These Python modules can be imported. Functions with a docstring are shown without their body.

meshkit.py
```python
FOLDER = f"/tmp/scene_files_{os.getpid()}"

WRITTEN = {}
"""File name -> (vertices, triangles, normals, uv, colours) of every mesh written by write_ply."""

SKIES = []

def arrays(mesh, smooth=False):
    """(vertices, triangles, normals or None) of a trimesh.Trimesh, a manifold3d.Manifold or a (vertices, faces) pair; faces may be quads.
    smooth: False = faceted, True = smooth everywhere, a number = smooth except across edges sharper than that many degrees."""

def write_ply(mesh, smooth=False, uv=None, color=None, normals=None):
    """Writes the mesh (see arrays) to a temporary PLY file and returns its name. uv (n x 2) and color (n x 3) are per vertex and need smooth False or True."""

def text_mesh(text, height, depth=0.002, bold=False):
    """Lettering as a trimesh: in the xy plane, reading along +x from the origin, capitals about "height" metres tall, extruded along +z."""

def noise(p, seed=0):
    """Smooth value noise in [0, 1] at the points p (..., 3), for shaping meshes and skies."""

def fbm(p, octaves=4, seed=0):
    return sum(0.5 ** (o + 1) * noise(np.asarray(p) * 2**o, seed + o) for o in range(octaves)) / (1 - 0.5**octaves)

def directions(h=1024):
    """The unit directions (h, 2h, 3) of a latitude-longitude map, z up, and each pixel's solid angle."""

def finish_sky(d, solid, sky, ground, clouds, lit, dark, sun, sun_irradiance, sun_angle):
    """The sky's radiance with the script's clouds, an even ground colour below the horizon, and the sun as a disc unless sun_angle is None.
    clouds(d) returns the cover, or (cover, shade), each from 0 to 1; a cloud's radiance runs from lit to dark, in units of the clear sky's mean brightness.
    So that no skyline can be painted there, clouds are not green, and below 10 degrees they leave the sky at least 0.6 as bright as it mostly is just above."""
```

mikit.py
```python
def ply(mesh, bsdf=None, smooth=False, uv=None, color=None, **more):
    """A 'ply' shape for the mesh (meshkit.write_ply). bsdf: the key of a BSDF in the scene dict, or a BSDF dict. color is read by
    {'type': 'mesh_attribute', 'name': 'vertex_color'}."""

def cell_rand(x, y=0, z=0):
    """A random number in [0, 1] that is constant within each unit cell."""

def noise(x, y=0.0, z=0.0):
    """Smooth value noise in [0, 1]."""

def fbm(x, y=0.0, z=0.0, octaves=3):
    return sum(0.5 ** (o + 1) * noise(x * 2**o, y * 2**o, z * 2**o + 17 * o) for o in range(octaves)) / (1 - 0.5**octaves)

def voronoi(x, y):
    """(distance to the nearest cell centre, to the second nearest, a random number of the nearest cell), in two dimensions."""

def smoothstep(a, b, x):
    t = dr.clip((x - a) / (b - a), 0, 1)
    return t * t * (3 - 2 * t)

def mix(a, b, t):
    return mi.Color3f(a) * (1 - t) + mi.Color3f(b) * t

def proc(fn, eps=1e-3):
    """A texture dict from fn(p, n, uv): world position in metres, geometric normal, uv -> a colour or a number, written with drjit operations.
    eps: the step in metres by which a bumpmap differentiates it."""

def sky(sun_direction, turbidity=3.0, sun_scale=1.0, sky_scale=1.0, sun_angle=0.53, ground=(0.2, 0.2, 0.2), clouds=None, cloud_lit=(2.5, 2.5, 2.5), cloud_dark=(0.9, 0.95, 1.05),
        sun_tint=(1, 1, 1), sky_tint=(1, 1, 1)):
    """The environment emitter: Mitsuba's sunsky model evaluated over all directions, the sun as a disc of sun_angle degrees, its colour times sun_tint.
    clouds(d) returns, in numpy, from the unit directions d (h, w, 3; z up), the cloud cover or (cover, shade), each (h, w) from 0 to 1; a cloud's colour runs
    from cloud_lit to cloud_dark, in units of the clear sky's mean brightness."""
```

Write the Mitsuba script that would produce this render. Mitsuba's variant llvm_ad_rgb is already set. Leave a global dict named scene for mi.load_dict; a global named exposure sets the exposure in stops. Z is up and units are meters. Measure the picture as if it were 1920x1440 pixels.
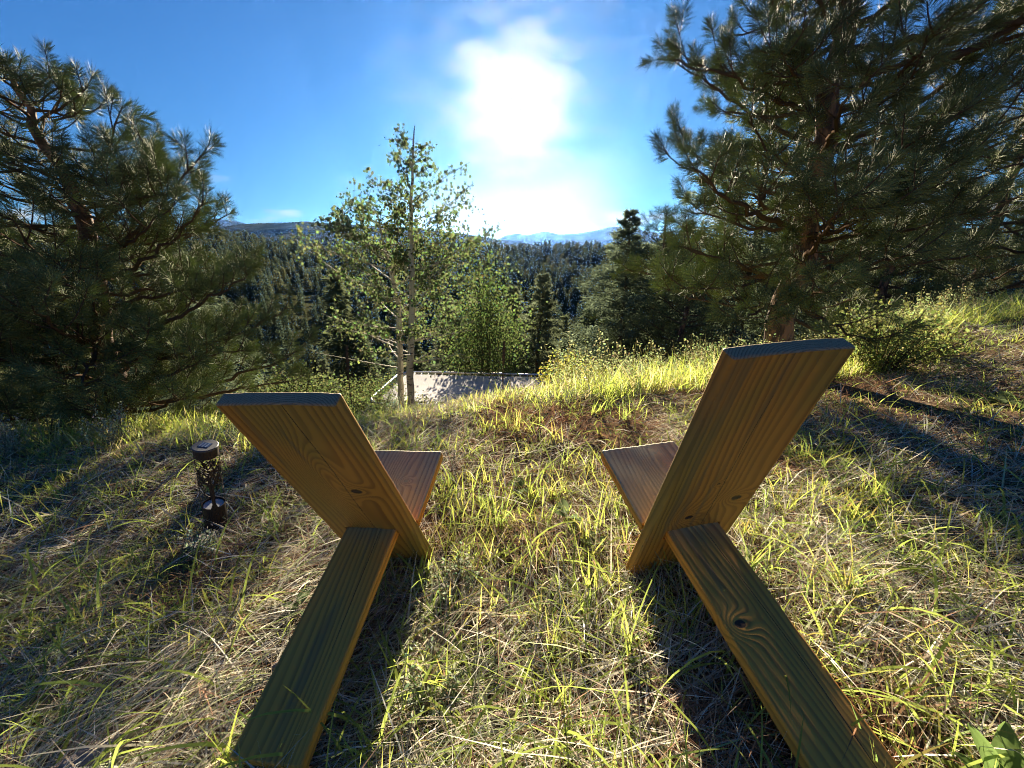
import math, numpy as np, trimesh, mitsuba as mi, drjit as dr, mikit, meshkit
import manifold3d as m3
from shapely.geometry import LineString, Point, box as sbox
from shapely.ops import unary_union
from mikit import noise, fbm, smoothstep, mix, proc
T = mi.ScalarTransform4f
PI = math.pi
rng = np.random.default_rng(7)

# ------------------------------------------------------------------ camera, sky, exposure
CAM_H, PITCH, HFOV = 1.0496, math.radians(18.6), 102.55
SUN = np.array([0.0093, 0.963, 0.2706])
exposure = 3.0
scene, labels = {}, {}
scene['haze_air'] = {'type': 'homogeneous', 'albedo': {'type': 'rgb', 'value': [0.94, 0.95, 0.96]},
                     'sigma_t': {'type': 'rgb', 'value': [2.0e-6, 5.2e-6, 1.5e-5]},
                     'phase': {'type': 'hg', 'g': 0.8}}
scene['camera'] = {'type': 'perspective', 'fov': HFOV, 'fov_axis': 'x', 'near_clip': 0.02, 'far_clip': 30000.0,
                   'to_world': T().look_at(origin=[0, 0, CAM_H], target=[0, math.cos(PITCH), CAM_H - math.sin(PITCH)], up=[0, 0, 1]),
                   'medium': {'type': 'ref', 'id': 'haze_air'}}


def cloud_and_glow(d):
    """White glow painted around the sun with noisy edges, and low fair-weather clouds along the horizon."""
    n = meshkit.fbm(d * np.array([9.0, 9.0, 34.0]), 5, seed=3)
    el = d[..., 2]
    low = np.clip((el - 0.012) / 0.02, 0, 1) * np.clip((0.14 - el) / 0.09, 0, 1)
    c = np.clip((n - 0.57) / 0.16, 0, 1) * low
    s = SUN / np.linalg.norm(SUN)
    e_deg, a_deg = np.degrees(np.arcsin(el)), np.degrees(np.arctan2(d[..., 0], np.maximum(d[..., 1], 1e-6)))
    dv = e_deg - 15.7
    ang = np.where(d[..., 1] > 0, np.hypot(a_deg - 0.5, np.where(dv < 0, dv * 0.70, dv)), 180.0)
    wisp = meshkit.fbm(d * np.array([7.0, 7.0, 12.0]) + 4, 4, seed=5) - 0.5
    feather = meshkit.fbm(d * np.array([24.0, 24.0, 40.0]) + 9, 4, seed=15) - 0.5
    sun_glow = np.clip(1.0 - (ang + 6 * feather + 3 * wisp - 3.3) / 5.8, 0, 1) ** 1.5 + 0.32 * np.clip(1.0 - (ang + 16 * feather + 6 * wisp - 3) / 14, 0, 1) ** 1.5  # sun glare painted into the sky as bright cover, edges roughened by noise
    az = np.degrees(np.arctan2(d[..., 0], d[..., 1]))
    bank = np.clip(1.15 - np.abs(az - 2 + 16 * wisp) / 15, 0, 1) * np.clip(1.5 - (el + 0.08 * wisp) / 0.15, 0, 1)  # low cloud bank, raised to carry the painted glow down to the horizon
    return np.maximum(np.maximum(c, sun_glow), np.clip(bank, 0, 1) ** 1.3), 0.0 * c


scene['sky_light'] = mikit.sky(SUN.tolist(), turbidity=2.0, sun_scale=4.0, sky_scale=0.9, sun_angle=0.9, clouds=cloud_and_glow,
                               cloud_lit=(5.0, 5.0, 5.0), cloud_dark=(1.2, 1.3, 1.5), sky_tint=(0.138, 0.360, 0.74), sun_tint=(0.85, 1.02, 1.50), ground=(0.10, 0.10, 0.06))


# ------------------------------------------------------------------ helpers
def key_for(base):
    if base not in labels and base not in scene and not any(k.startswith(base + '__') for k in scene):
        return base
    i = 1
    while True:
        k = f'{base}_{i:03d}'
        if k not in labels and k not in scene and not any(x.startswith(k + '__') for x in scene):
            return k
        i += 1


def thing(name, label, cat, group=None):
    k = key_for(name)
    labels[k] = {'label': label, 'category': cat}
    if group:
        labels[k]['group'] = group
    return k


def put(key, mesh, bsdf, smooth=False, parent=None, color=None, uv=None, label=None, kind=None, **more):
    k = key if parent is None else key_for(parent + '__' + key)
    scene[k] = mikit.ply(mesh, bsdf, smooth=smooth, color=color, uv=uv, **more)
    d = {}
    if label:
        d['label'] = label
    if kind:
        d['kind'] = kind
    if d:
        labels.setdefault(k, {}).update(d)
    return k


class MB:
    """Collects vertices, triangles and colours of one mesh."""
    def __init__(self):
        self.v, self.f, self.c, self.n = [], [], [], 0

    def add(self, v, f, c=None):
        v = np.asarray(v, float)
        self.v.append(v)
        self.f.append(np.asarray(f, int) + self.n)
        self.c.append(np.broadcast_to(np.asarray(c if c is not None else (1, 1, 1), float), (len(v), 3)))
        self.n += len(v)

    def tube(self, P, R, k=6, c=None, cap=False):
        P, R = np.asarray(P, float), np.broadcast_to(np.asarray(R, float), (len(P),))
        t = np.gradient(P, axis=0)
        t /= np.linalg.norm(t, axis=1, keepdims=True) + 1e-12
        ref = np.array([0.31, 0.17, 0.94]) if abs(t[0, 2]) < 0.8 else np.array([0.93, 0.3, 0.1])
        a = np.cross(t, ref)
        a /= np.linalg.norm(a, axis=1, keepdims=True) + 1e-12
        b = np.cross(t, a)
        an = np.arange(k) * 2 * PI / k
        V = P[:, None] + R[:, None, None] * (a[:, None] * np.cos(an)[None, :, None] + b[:, None] * np.sin(an)[None, :, None])
        n = len(P)
        i = np.arange(n - 1)[:, None] * k
        j = np.arange(k)[None]
        j2 = (j + 1) % k
        F = np.concatenate([np.stack([i + j, i + j2, i + k + j2], -1).reshape(-1, 3), np.stack([i + j, i + k + j2, i + k + j], -1).reshape(-1, 3)])
        V = V.reshape(-1, 3)
        if cap:
            V = np.vstack([V, P[:1], P[-1:]])
            jj = np.arange(k)
            F = np.vstack([F, np.stack([(jj + 1) % k, jj, jj * 0 + n * k], 1), np.stack([(n - 1) * k + jj, (n - 1) * k + (jj + 1) % k, jj * 0 + n * k + 1], 1)])
        self.add(V, F, c)

    def box(self, lo, hi, c=None):
        lo, hi = np.array(lo, float), np.array(hi, float)
        m = trimesh.creation.box(extents=hi - lo)
        self.add(m.vertices + (lo + hi) / 2, m.faces, c)

    def mesh(self):
        return np.vstack(self.v), np.vstack(self.f)

    def col(self):
        return np.vstack(self.c)


def unit(a):
    a = np.asarray(a, float)
    return a / (np.linalg.norm(a, axis=-1, keepdims=True) + 1e-12)


def rand_dirs(n, r):
    return unit(r.normal(size=(n, 3)))


def frame(d):
    d = unit(d)
    ref = np.where(np.abs(d[:, 2:3]) < 0.9, np.array([[0, 0, 1.0]]), np.array([[1.0, 0, 0]]))
    a = unit(np.cross(d, ref))
    return a, np.cross(d, a)


def rgb(c):
    return {'type': 'rgb', 'value': list(c)}


# ------------------------------------------------------------------ terrain
EX = [-60, -20, -6, -3.5, -2.2, -1.2, -0.5, 0.44, 1.7, 3.0, 5.0, 9.0, 20, 60]
EY = [3.0, 3.0, 2.9, 2.85, 2.65, 2.6, 2.85, 3.1, 3.3, 3.75, 4.8, 6.6, 9, 12]
_fx = np.linspace(-60, 60, 1201)
_fy = np.interp(_fx, EX, EY)
_fy = np.convolve(np.pad(_fy, 6, mode='edge'), np.ones(13) / 13, mode='valid')


def h_raw(x, y):
    x, y = np.asarray(x, float), np.asarray(y, float)
    base = np.where(x > 0, 0.088 * 2.9 * np.tanh(x / 2.9), 0.088 * -9 * np.tanh(-x / 9))
    sm = lambda a, b, v: np.clip((v - a) / (b - a), 0, 1) ** 2 * (3 - 2 * np.clip((v - a) / (b - a), 0, 1))
    base = np.where(x > 0, base * (1 - 1.35 * sm(1.3, 4.0, y)), base)
    base = base + 0.30 * sm(3.2, 5.2, x) * sm(1.6, 3.6, y) + 0.6 * sm(5, 14, x) * sm(2.5, 6, y)
    e = np.interp(x, _fx, _fy)
    k = 0.16
    d = (y - e) / k
    drop = -0.45 * k * np.logaddexp(0, d)
    near = base + drop
    u = x / np.maximum(y, 1)
    zr = np.interp(u, [-3, -1.2, -0.9, -0.69, -0.55, -0.44, -0.2, 0.0, 0.3, 0.6, 1.2, 3], [60, 26, 20, 12, 0, -7, -8, -8, -7, 0, 20, 60])
    t = np.clip((y - 165) / (620 - 165), 0, 1)
    far = -72 + (zr + 72) * (t * t * (3 - 2 * t) * 0.5 + 0.5 * t)
    far = far + 26 * np.exp(-((u + 0.62) / 0.16) ** 2 - ((y - 300) / 110) ** 2) + 14 * np.exp(-((u - 0.28) / 0.2) ** 2 - ((y - 330) / 90) ** 2)
    far = np.where(y > 640, far - np.clip((y - 640) * 0.12, 0, 60), far)
    w = np.clip((y - 120) / 60, 0, 1)
    w = w * w * (3 - 2 * w)
    near = np.maximum(near, -85)
    return near * (1 - w) + far * w


def bumps(x, y):
    p = np.stack([np.asarray(x, float), np.asarray(y, float), np.zeros_like(np.asarray(x, float))], -1)
    a = 0.07 * (meshkit.fbm(p * 1.3 + 5, 3) - 0.5) + 0.03 * (meshkit.fbm(p * 6.0 + 9, 3, seed=4) - 0.5)
    r = np.sqrt(np.asarray(x, float) ** 2 + np.asarray(y, float) ** 2)
    big = 7.0 * (meshkit.fbm(p * 0.02 + 3, 3, seed=8) - 0.5) * np.clip((r - 40) / 100, 0, 1)
    return a * np.clip((40 - r) / 30, 0, 1) + big


def H(x, y):
    return h_raw(x, y) + bumps(x, y)


def grid_axis(segs):
    out = [segs[0][0]]
    for a, b, n in segs:
        out += list(np.linspace(a, b, n + 1)[1:])
    return np.array(out)


def build_ground():
    xs = grid_axis([(-8, -4.5, 40), (-4.5, 4.5, 180), (4.5, 8, 40)])
    left = -np.geomspace(8, 12000, 70)[1:][::-1]
    xs = np.concatenate([left, xs, -left[::-1]])
    ys = np.concatenate([[-12000, -3000, -800, -200, -60, -20, -8, -4, -2, -1], np.linspace(-0.5, 5.5, 141), np.geomspace(5.55, 900, 150), [1200, 2000, 4000, 8000, 12000]])
    X, Y = np.meshgrid(xs, ys)
    Z = H(X, Y)
    V = np.stack([X, Y, Z], -1).reshape(-1, 3)
    nx = len(xs)
    i, j = np.meshgrid(np.arange(len(ys) - 1), np.arange(nx - 1), indexing='ij')
    a = (i * nx + j).ravel()
    F = np.concatenate([np.stack([a, a + 1, a + nx + 1], 1), np.stack([a, a + nx + 1, a + nx], 1)])
    return V, F


def soil(p, n, uv):
    a = fbm(p.x * 5, p.y * 5, 0, 4)
    b = noise(p.x * 60, p.y * 60, 3)
    c = mix((0.030, 0.020, 0.014), (0.085, 0.058, 0.038), smoothstep(0.3, 0.7, a))
    c = mix(c, (0.22, 0.17, 0.11), smoothstep(0.7, 0.9, b) * 0.6)
    far = smoothstep(6, 16, p.y)
    return mix(c, mix((0.022, 0.028, 0.014), (0.045, 0.045, 0.022), fbm(p.x * .3, p.y * .3, 0, 3)), far)


scene['soil'] = {'type': 'twosided', 'bsdf': {'type': 'principled', 'base_color': proc(soil), 'roughness': 1.0, 'specular': 0.0}}
put('ground', build_ground(), 'soil', smooth=True, kind='structure', label='brown soil of the hillside clearing sloping down to the valley')


# mountains: heightfield ridges with real depth
def f_world(px):
    return (px - 960) / 812.0


def ridge(name, prof, y0, depth, seed, rough, bsdf, label):
    u = np.linspace(f_world(prof[0][0]), f_world(prof[-1][0]), 260)
    z_el = np.interp(u, [f_world(a) for a, _ in prof], [(461 - b) / 812.0 for _, b in prof])
    t = np.linspace(-1, 0.6, 60)
    U, Tt = np.meshgrid(u, t)
    Y = y0 + Tt * depth
    X = U * y0 * (1 + 0.25 * Tt * depth / y0)
    top = z_el[None] * y0
    base = -90.0
    s = np.clip(1 - np.abs(Tt), 0, 1)
    p = np.stack([X / depth * 2.2, Y / depth * 2.2, X * 0], -1)
    r1 = 1 - np.abs(2 * meshkit.fbm(p + seed, 5, seed=seed) - 1)
    fine = meshkit.fbm(np.stack([X, Y, X * 0], -1) / rough + seed, 3, seed=seed)
    Z = base + (top - base) * (s ** 0.8) - (1 - s) * 0.55 * (top - base) * (1 - r1) * (s > 0) + (fine - 0.5) * rough * 0.12
    V = np.stack([X, Y, Z], -1).reshape(-1, 3)
    nx = len(u)
    i, j = np.meshgrid(np.arange(len(t) - 1), np.arange(nx - 1), indexing='ij')
    a = (i * nx + j).ravel()
    F = np.concatenate([np.stack([a, a + 1, a + nx + 1], 1), np.stack([a, a + nx + 1, a + nx], 1)])
    put(name, (V, F), bsdf, smooth=True, kind='structure', label=label)


def wooded(p, n, uv):
    a = fbm(p.x * 0.006, p.y * 0.006, 0, 4)
    b = noise(p.x * 0.08, p.y * 0.08, 0)
    return mix((0.020, 0.030, 0.018), (0.075, 0.080, 0.045), smoothstep(0.35, 0.75, a * 0.7 + b * 0.3))


scene['wooded'] = {'type': 'twosided', 'bsdf': {'type': 'diffuse', 'reflectance': proc(wooded)}}
ridge('mountain', [(-400, 425), (100, 428), (300, 432), (380, 436), (440, 425), (480, 421), (540, 420), (580, 418), (620, 421), (700, 425), (780, 430), (860, 438), (920, 447), (960, 455), (1010, 466)],
      2600, 1100, 3, 30, 'wooded', 'dark wooded mountain behind the valley')
ridge('hill', [(880, 470), (915, 455), (945, 450), (975, 452), (1000, 459), (1040, 470)], 3600, 700, 12, 40, 'wooded', 'small dark hill on the skyline below the sun')
ridge('distant_mountain', [(-300, 425), (200, 424), (340, 424), (385, 419), (412, 413), (435, 415), (455, 418), (480, 426), (540, 440), (600, 465)],
      8200, 2600, 21, 120, 'wooded', 'faint blue mountain on the skyline beside the pine')
ridge('distant_mountain_001', [(880, 470), (920, 455), (950, 442), (970, 439), (990, 442), (1020, 435), (1050, 441), (1090, 438), (1120, 433), (1150, 427), (1180, 431), (1250, 440), (1350, 432), (1500, 425), (1700, 430), (2300, 428)],
      8000, 2600, 33, 120, 'wooded', 'pale blue mountain range on the skyline below the sun')

# ------------------------------------------------------------------ wood chairs
def to_proc(R, o):
    R, o = np.asarray(R, float), np.asarray(o, float)

    def f(p):
        q = [p.x - float(o[0]), p.y - float(o[1]), p.z - float(o[2])]
        return [q[0] * float(R[0, k]) + q[1] * float(R[1, k]) + q[2] * float(R[2, k]) for k in range(3)]
    return f


def wood_bsdf(R, o, knots, seed, warm, length, cathedral, grey, gain=1.0):
    """Sawn pine: x across, y along, z through the plank. knots: (x, y, size)."""
    loc = to_proc(R, o)

    def fields(p):
        x, y, z = loc(p)
        x2 = x + 0.006 * (noise(x * 14 + seed, y * 2.6) - 0.5) + 0.010 * (noise(seed + 3, y * 3.5) - 0.5)
        g = x2 * 62 + 5.5 * fbm(x * 7 + seed, y * 1.1, 0, 2) + z * 45
        for cx, cy, a, sx, sy in cathedral:
            g = g + a * dr.exp(-dr.square((x - cx) / sx) - dr.square((y - cy) / sy))
        kn = mi.Float(0)
        for kx, ky, ks in knots:
            r2 = dr.square((x - kx) / (1.5 * ks)) + dr.square((y - ky) / ks)
            g = g + 3.4 * dr.exp(-r2 * 0.16)
            kn = dr.maximum(kn, dr.exp(-r2 * r2 * 1.6))
        return x, y, z, g, kn

    def col(p, n, uv):
        x, y, z, g, kn = fields(p)
        s = g - dr.floor(g)
        late = smoothstep(0.25, 0.8, s) * (1 - smoothstep(0.86, 0.99, s))
        fine = noise(x * 420, y * 7 + seed, z * 300)
        blotch = fbm(x * 7 + seed, y * 2.2, 2, 3)
        early = mix((0.42, 0.188, 0.030), (0.29, 0.178, 0.034), smoothstep(0.38, 0.66, blotch + warm))
        dark = mix((0.21, 0.088, 0.016), (0.145, 0.092, 0.022), smoothstep(0.38, 0.66, blotch + warm))
        c = gain * mix(early, dark, late * (0.5 + 0.5 * noise(x * 40 + seed, y * 0.8)) + 0.22 * fine)
        gk = smoothstep(0.62, 0.74, fbm(x * 30 + seed, y * 1.4, 7, 3))
        c = mix(c, (0.075, 0.075, 0.045), gk * 0.45)
        c = mix(c, (0.035, 0.018, 0.010), smoothstep(0.25, 0.6, kn))
        # drying cracks running along the grain
        cr = dr.abs(x - 0.030 - 0.018 * (noise(seed + 1, y * 3) - 0.5) + 0.02 * y)
        c = mix(c, (0.03, 0.02, 0.012), (1 - smoothstep(0.0006, 0.0016, cr)) * smoothstep(0.45, 0.6, noise(seed + 5, y * 2.2)))
        # weathered top face and sawn end
        gw = mix((0.20, 0.27, 0.20), (0.105, 0.14, 0.105), late * 0.6 + 0.35 * fine)
        top = smoothstep(grey - 0.008, grey, z) if grey is not None else mi.Float(0)
        c = mix(c, gw, top * (0.75 + 0.25 * blotch) * smoothstep(-0.1, 0.12, y))
        ring = dr.sqrt(dr.square(x * 1.0 - 0.03) + dr.square(z + 0.13)) * 170 + 1.2 * fbm(x * 20, z * 20, seed, 2)
        ring = ring - dr.floor(ring)
        eg = mix((0.28, 0.205, 0.115), (0.13, 0.095, 0.055), smoothstep(0.3, 0.9, ring) * 0.7 + 0.25 * noise(x * 160, z * 160, seed))
        return mix(c, eg, smoothstep(length - 0.006, length - 0.003, y))

    def bump(p, n, uv):
        x, y, z, g, kn = fields(p)
        s = g - dr.floor(g)
        return 0.0005 * smoothstep(0.25, 0.8, s) * (1 - smoothstep(0.86, 0.99, s)) + 0.0005 * noise(x * 500, y * 9, z * 300) - 0.0015 * kn
    return {'type': 'twosided', 'bsdf': {'type': 'bumpmap', 'arbitrary': proc(bump, eps=0.0006), 'scale': 1.0,
            'bsdf': {'type': 'principled', 'base_color': proc(col), 'roughness': 0.62, 'specular': 0.35}}}


def rounded_slab(x0, x1, y0, y1, z0, z1, r=0.006):
    s = m3.Manifold.sphere(r, 16)
    parts = [s.translate([x, y, z]) for x in (x0 + r, x1 - r) for y in (y0 + r, y1 - r) for z in (z0 + r, z1 - r)]
    return m3.Manifold.batch_hull(parts)


def man_mesh(m, R, o, cup=0.0, seg=0.03, seed=0):
    m = m.refine_to_length(seg)
    q = m.to_mesh()
    v = np.array(q.vert_properties[:, :3], float)
    v[:, 2] += cup * (v[:, 0] ** 2) / 0.0204
    v += 0.0012 * (meshkit.noise(v * 14 + seed)[:, None] - 0.5)
    return trimesh.Trimesh(v @ np.asarray(R).T + o, np.array(q.tri_verts), process=False)


W_P, T_P, T_W = 0.286, 0.038, 0.168


def chair(x, y, yaw, z0, roll, a, b, h, Lb, Ls, Lt, label, knots_b, cath_b, knots_s, warm, seed):
    k = thing('plank_chair', label, 'chair', 'two plank chairs facing the valley')
    cy, sy = math.cos(yaw), math.sin(yaw)
    cr, sr = math.cos(roll), math.sin(roll)
    R0 = np.array([[cy, -sy, 0], [sy, cy, 0], [0, 0, 1]]) @ np.array([[cr, 0, -sr], [0, 1, 0], [sr, 0, cr]])
    o = np.array([x, y, z0])
    u = np.array([0, -math.sin(a), math.cos(a)])
    n = np.array([0, -math.cos(a), -math.sin(a)])      # rear face normal
    d = np.array([0, math.cos(b), math.sin(b)])
    m = np.array([0, -math.sin(b), math.cos(b)])
    X = np.array([1.0, 0, 0])
    # back plank: local x across, y along, z towards the sitter (rear face at z = 0)
    Rb = R0 @ np.stack([X, u, -n], 1)
    back = rounded_slab(-W_P / 2, W_P / 2, -0.03, Lb, 0, T_P)
    # the seat plank's local frame: y along d from the joint, z along m, top at z = 0
    Rs_l = np.stack([X, d, m], 1)
    joint = u * h
    slot = m3.Manifold.cube([T_W + 0.008, 0.5, T_P + 0.006]).translate([-T_W / 2 - 0.004, -0.25, -T_P - 0.003])
    A = np.linalg.inv(np.stack([X, u, -n], 1))
    M = np.zeros((3, 4))
    M[:, :3] = A @ Rs_l
    M[:, 3] = A @ joint
    back = back - slot.transform(M)
    bb = f'wood_back_{seed}'
    scene[bb] = wood_bsdf(Rb, o, knots_b, seed, warm, Lb, cath_b, None)
    put('back_plank', man_mesh(back, Rb, o, cup=-0.004, seed=seed), bb, smooth=32, parent=k)
    kk = T_P / float(-(d @ n))
    front = rounded_slab(-W_P / 2, W_P / 2, kk + 0.003, Ls, -T_P, 0)
    tail = rounded_slab(-T_W / 2, T_W / 2, -Lt, Ls - 0.05, -T_P + 0.0004, -0.0004)
    seat = front + tail
    Rs = R0 @ Rs_l
    os = o + R0 @ joint
    sb = f'wood_seat_{seed}'
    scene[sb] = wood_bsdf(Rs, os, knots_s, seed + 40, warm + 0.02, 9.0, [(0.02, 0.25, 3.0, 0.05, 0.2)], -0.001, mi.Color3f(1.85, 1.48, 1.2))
    put('seat_plank', man_mesh(seat, Rs, os, seed=seed + 3), sb, smooth=32, parent=k)
    return k


chair(0.5222, 1.095, 0.2071, 0.0424, 0.0314, 0.3642, 0.2684, 0.2417, 0.8682, 0.3563, 0.78,
      'right hand wooden plank chair with orange toned back and a dark knot near its edge',
      [(0.088, 0.365, 0.012), (-0.035, 0.30, 0.010), (0.0, 0.445, 0.004)], [(-0.02, 0.31, 2.6, 0.07, 0.06)], [(-0.045, -0.27, 0.011)], -0.06, 11)
chair(-0.4256, 1.2195, -0.1333, -0.0424, 0.0467, 0.4813, 0.2875, 0.2637, 0.8682, 0.3563, 0.57,
      'wooden plank chair at the left with looped grain and a knot on its reclined back',
      [(0.045, 0.50, 0.013)], [(-0.02, 0.56, 8.0, 0.050, 0.14), (0.02, 0.30, 3.0, 0.05, 0.2)], [(0.05, 0.2, 0.006)], 0.03, 23)

# ------------------------------------------------------------------ lantern
scene['rust_metal'] = {'type': 'twosided', 'bsdf': {'type': 'principled', 'base_color': proc(lambda p, n, uv: mix((0.034, 0.022, 0.017), (0.018, 0.013, 0.011), fbm(p.x * 60, p.y * 60, p.z * 60, 3))),
                       'roughness': 0.55, 'metallic': 0.25}}
scene['grey_plastic'] = {'type': 'principled', 'base_color': rgb((0.040, 0.046, 0.055)), 'roughness': 0.5, 'specular': 0.5}
scene['white_plastic'] = {'type': 'principled', 'base_color': rgb((0.30, 0.31, 0.32)), 'roughness': 0.4, 'specular': 0.5}
scene['solar_cell'] = {'type': 'principled', 'base_color': proc(lambda p, n, uv: mix((0.02, 0.03, 0.06), (0.12, 0.15, 0.2), smoothstep(0.86, 0.95, dr.abs(dr.sin(p.x * 260))))), 'roughness': 0.18, 'specular': 0.8}


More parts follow.
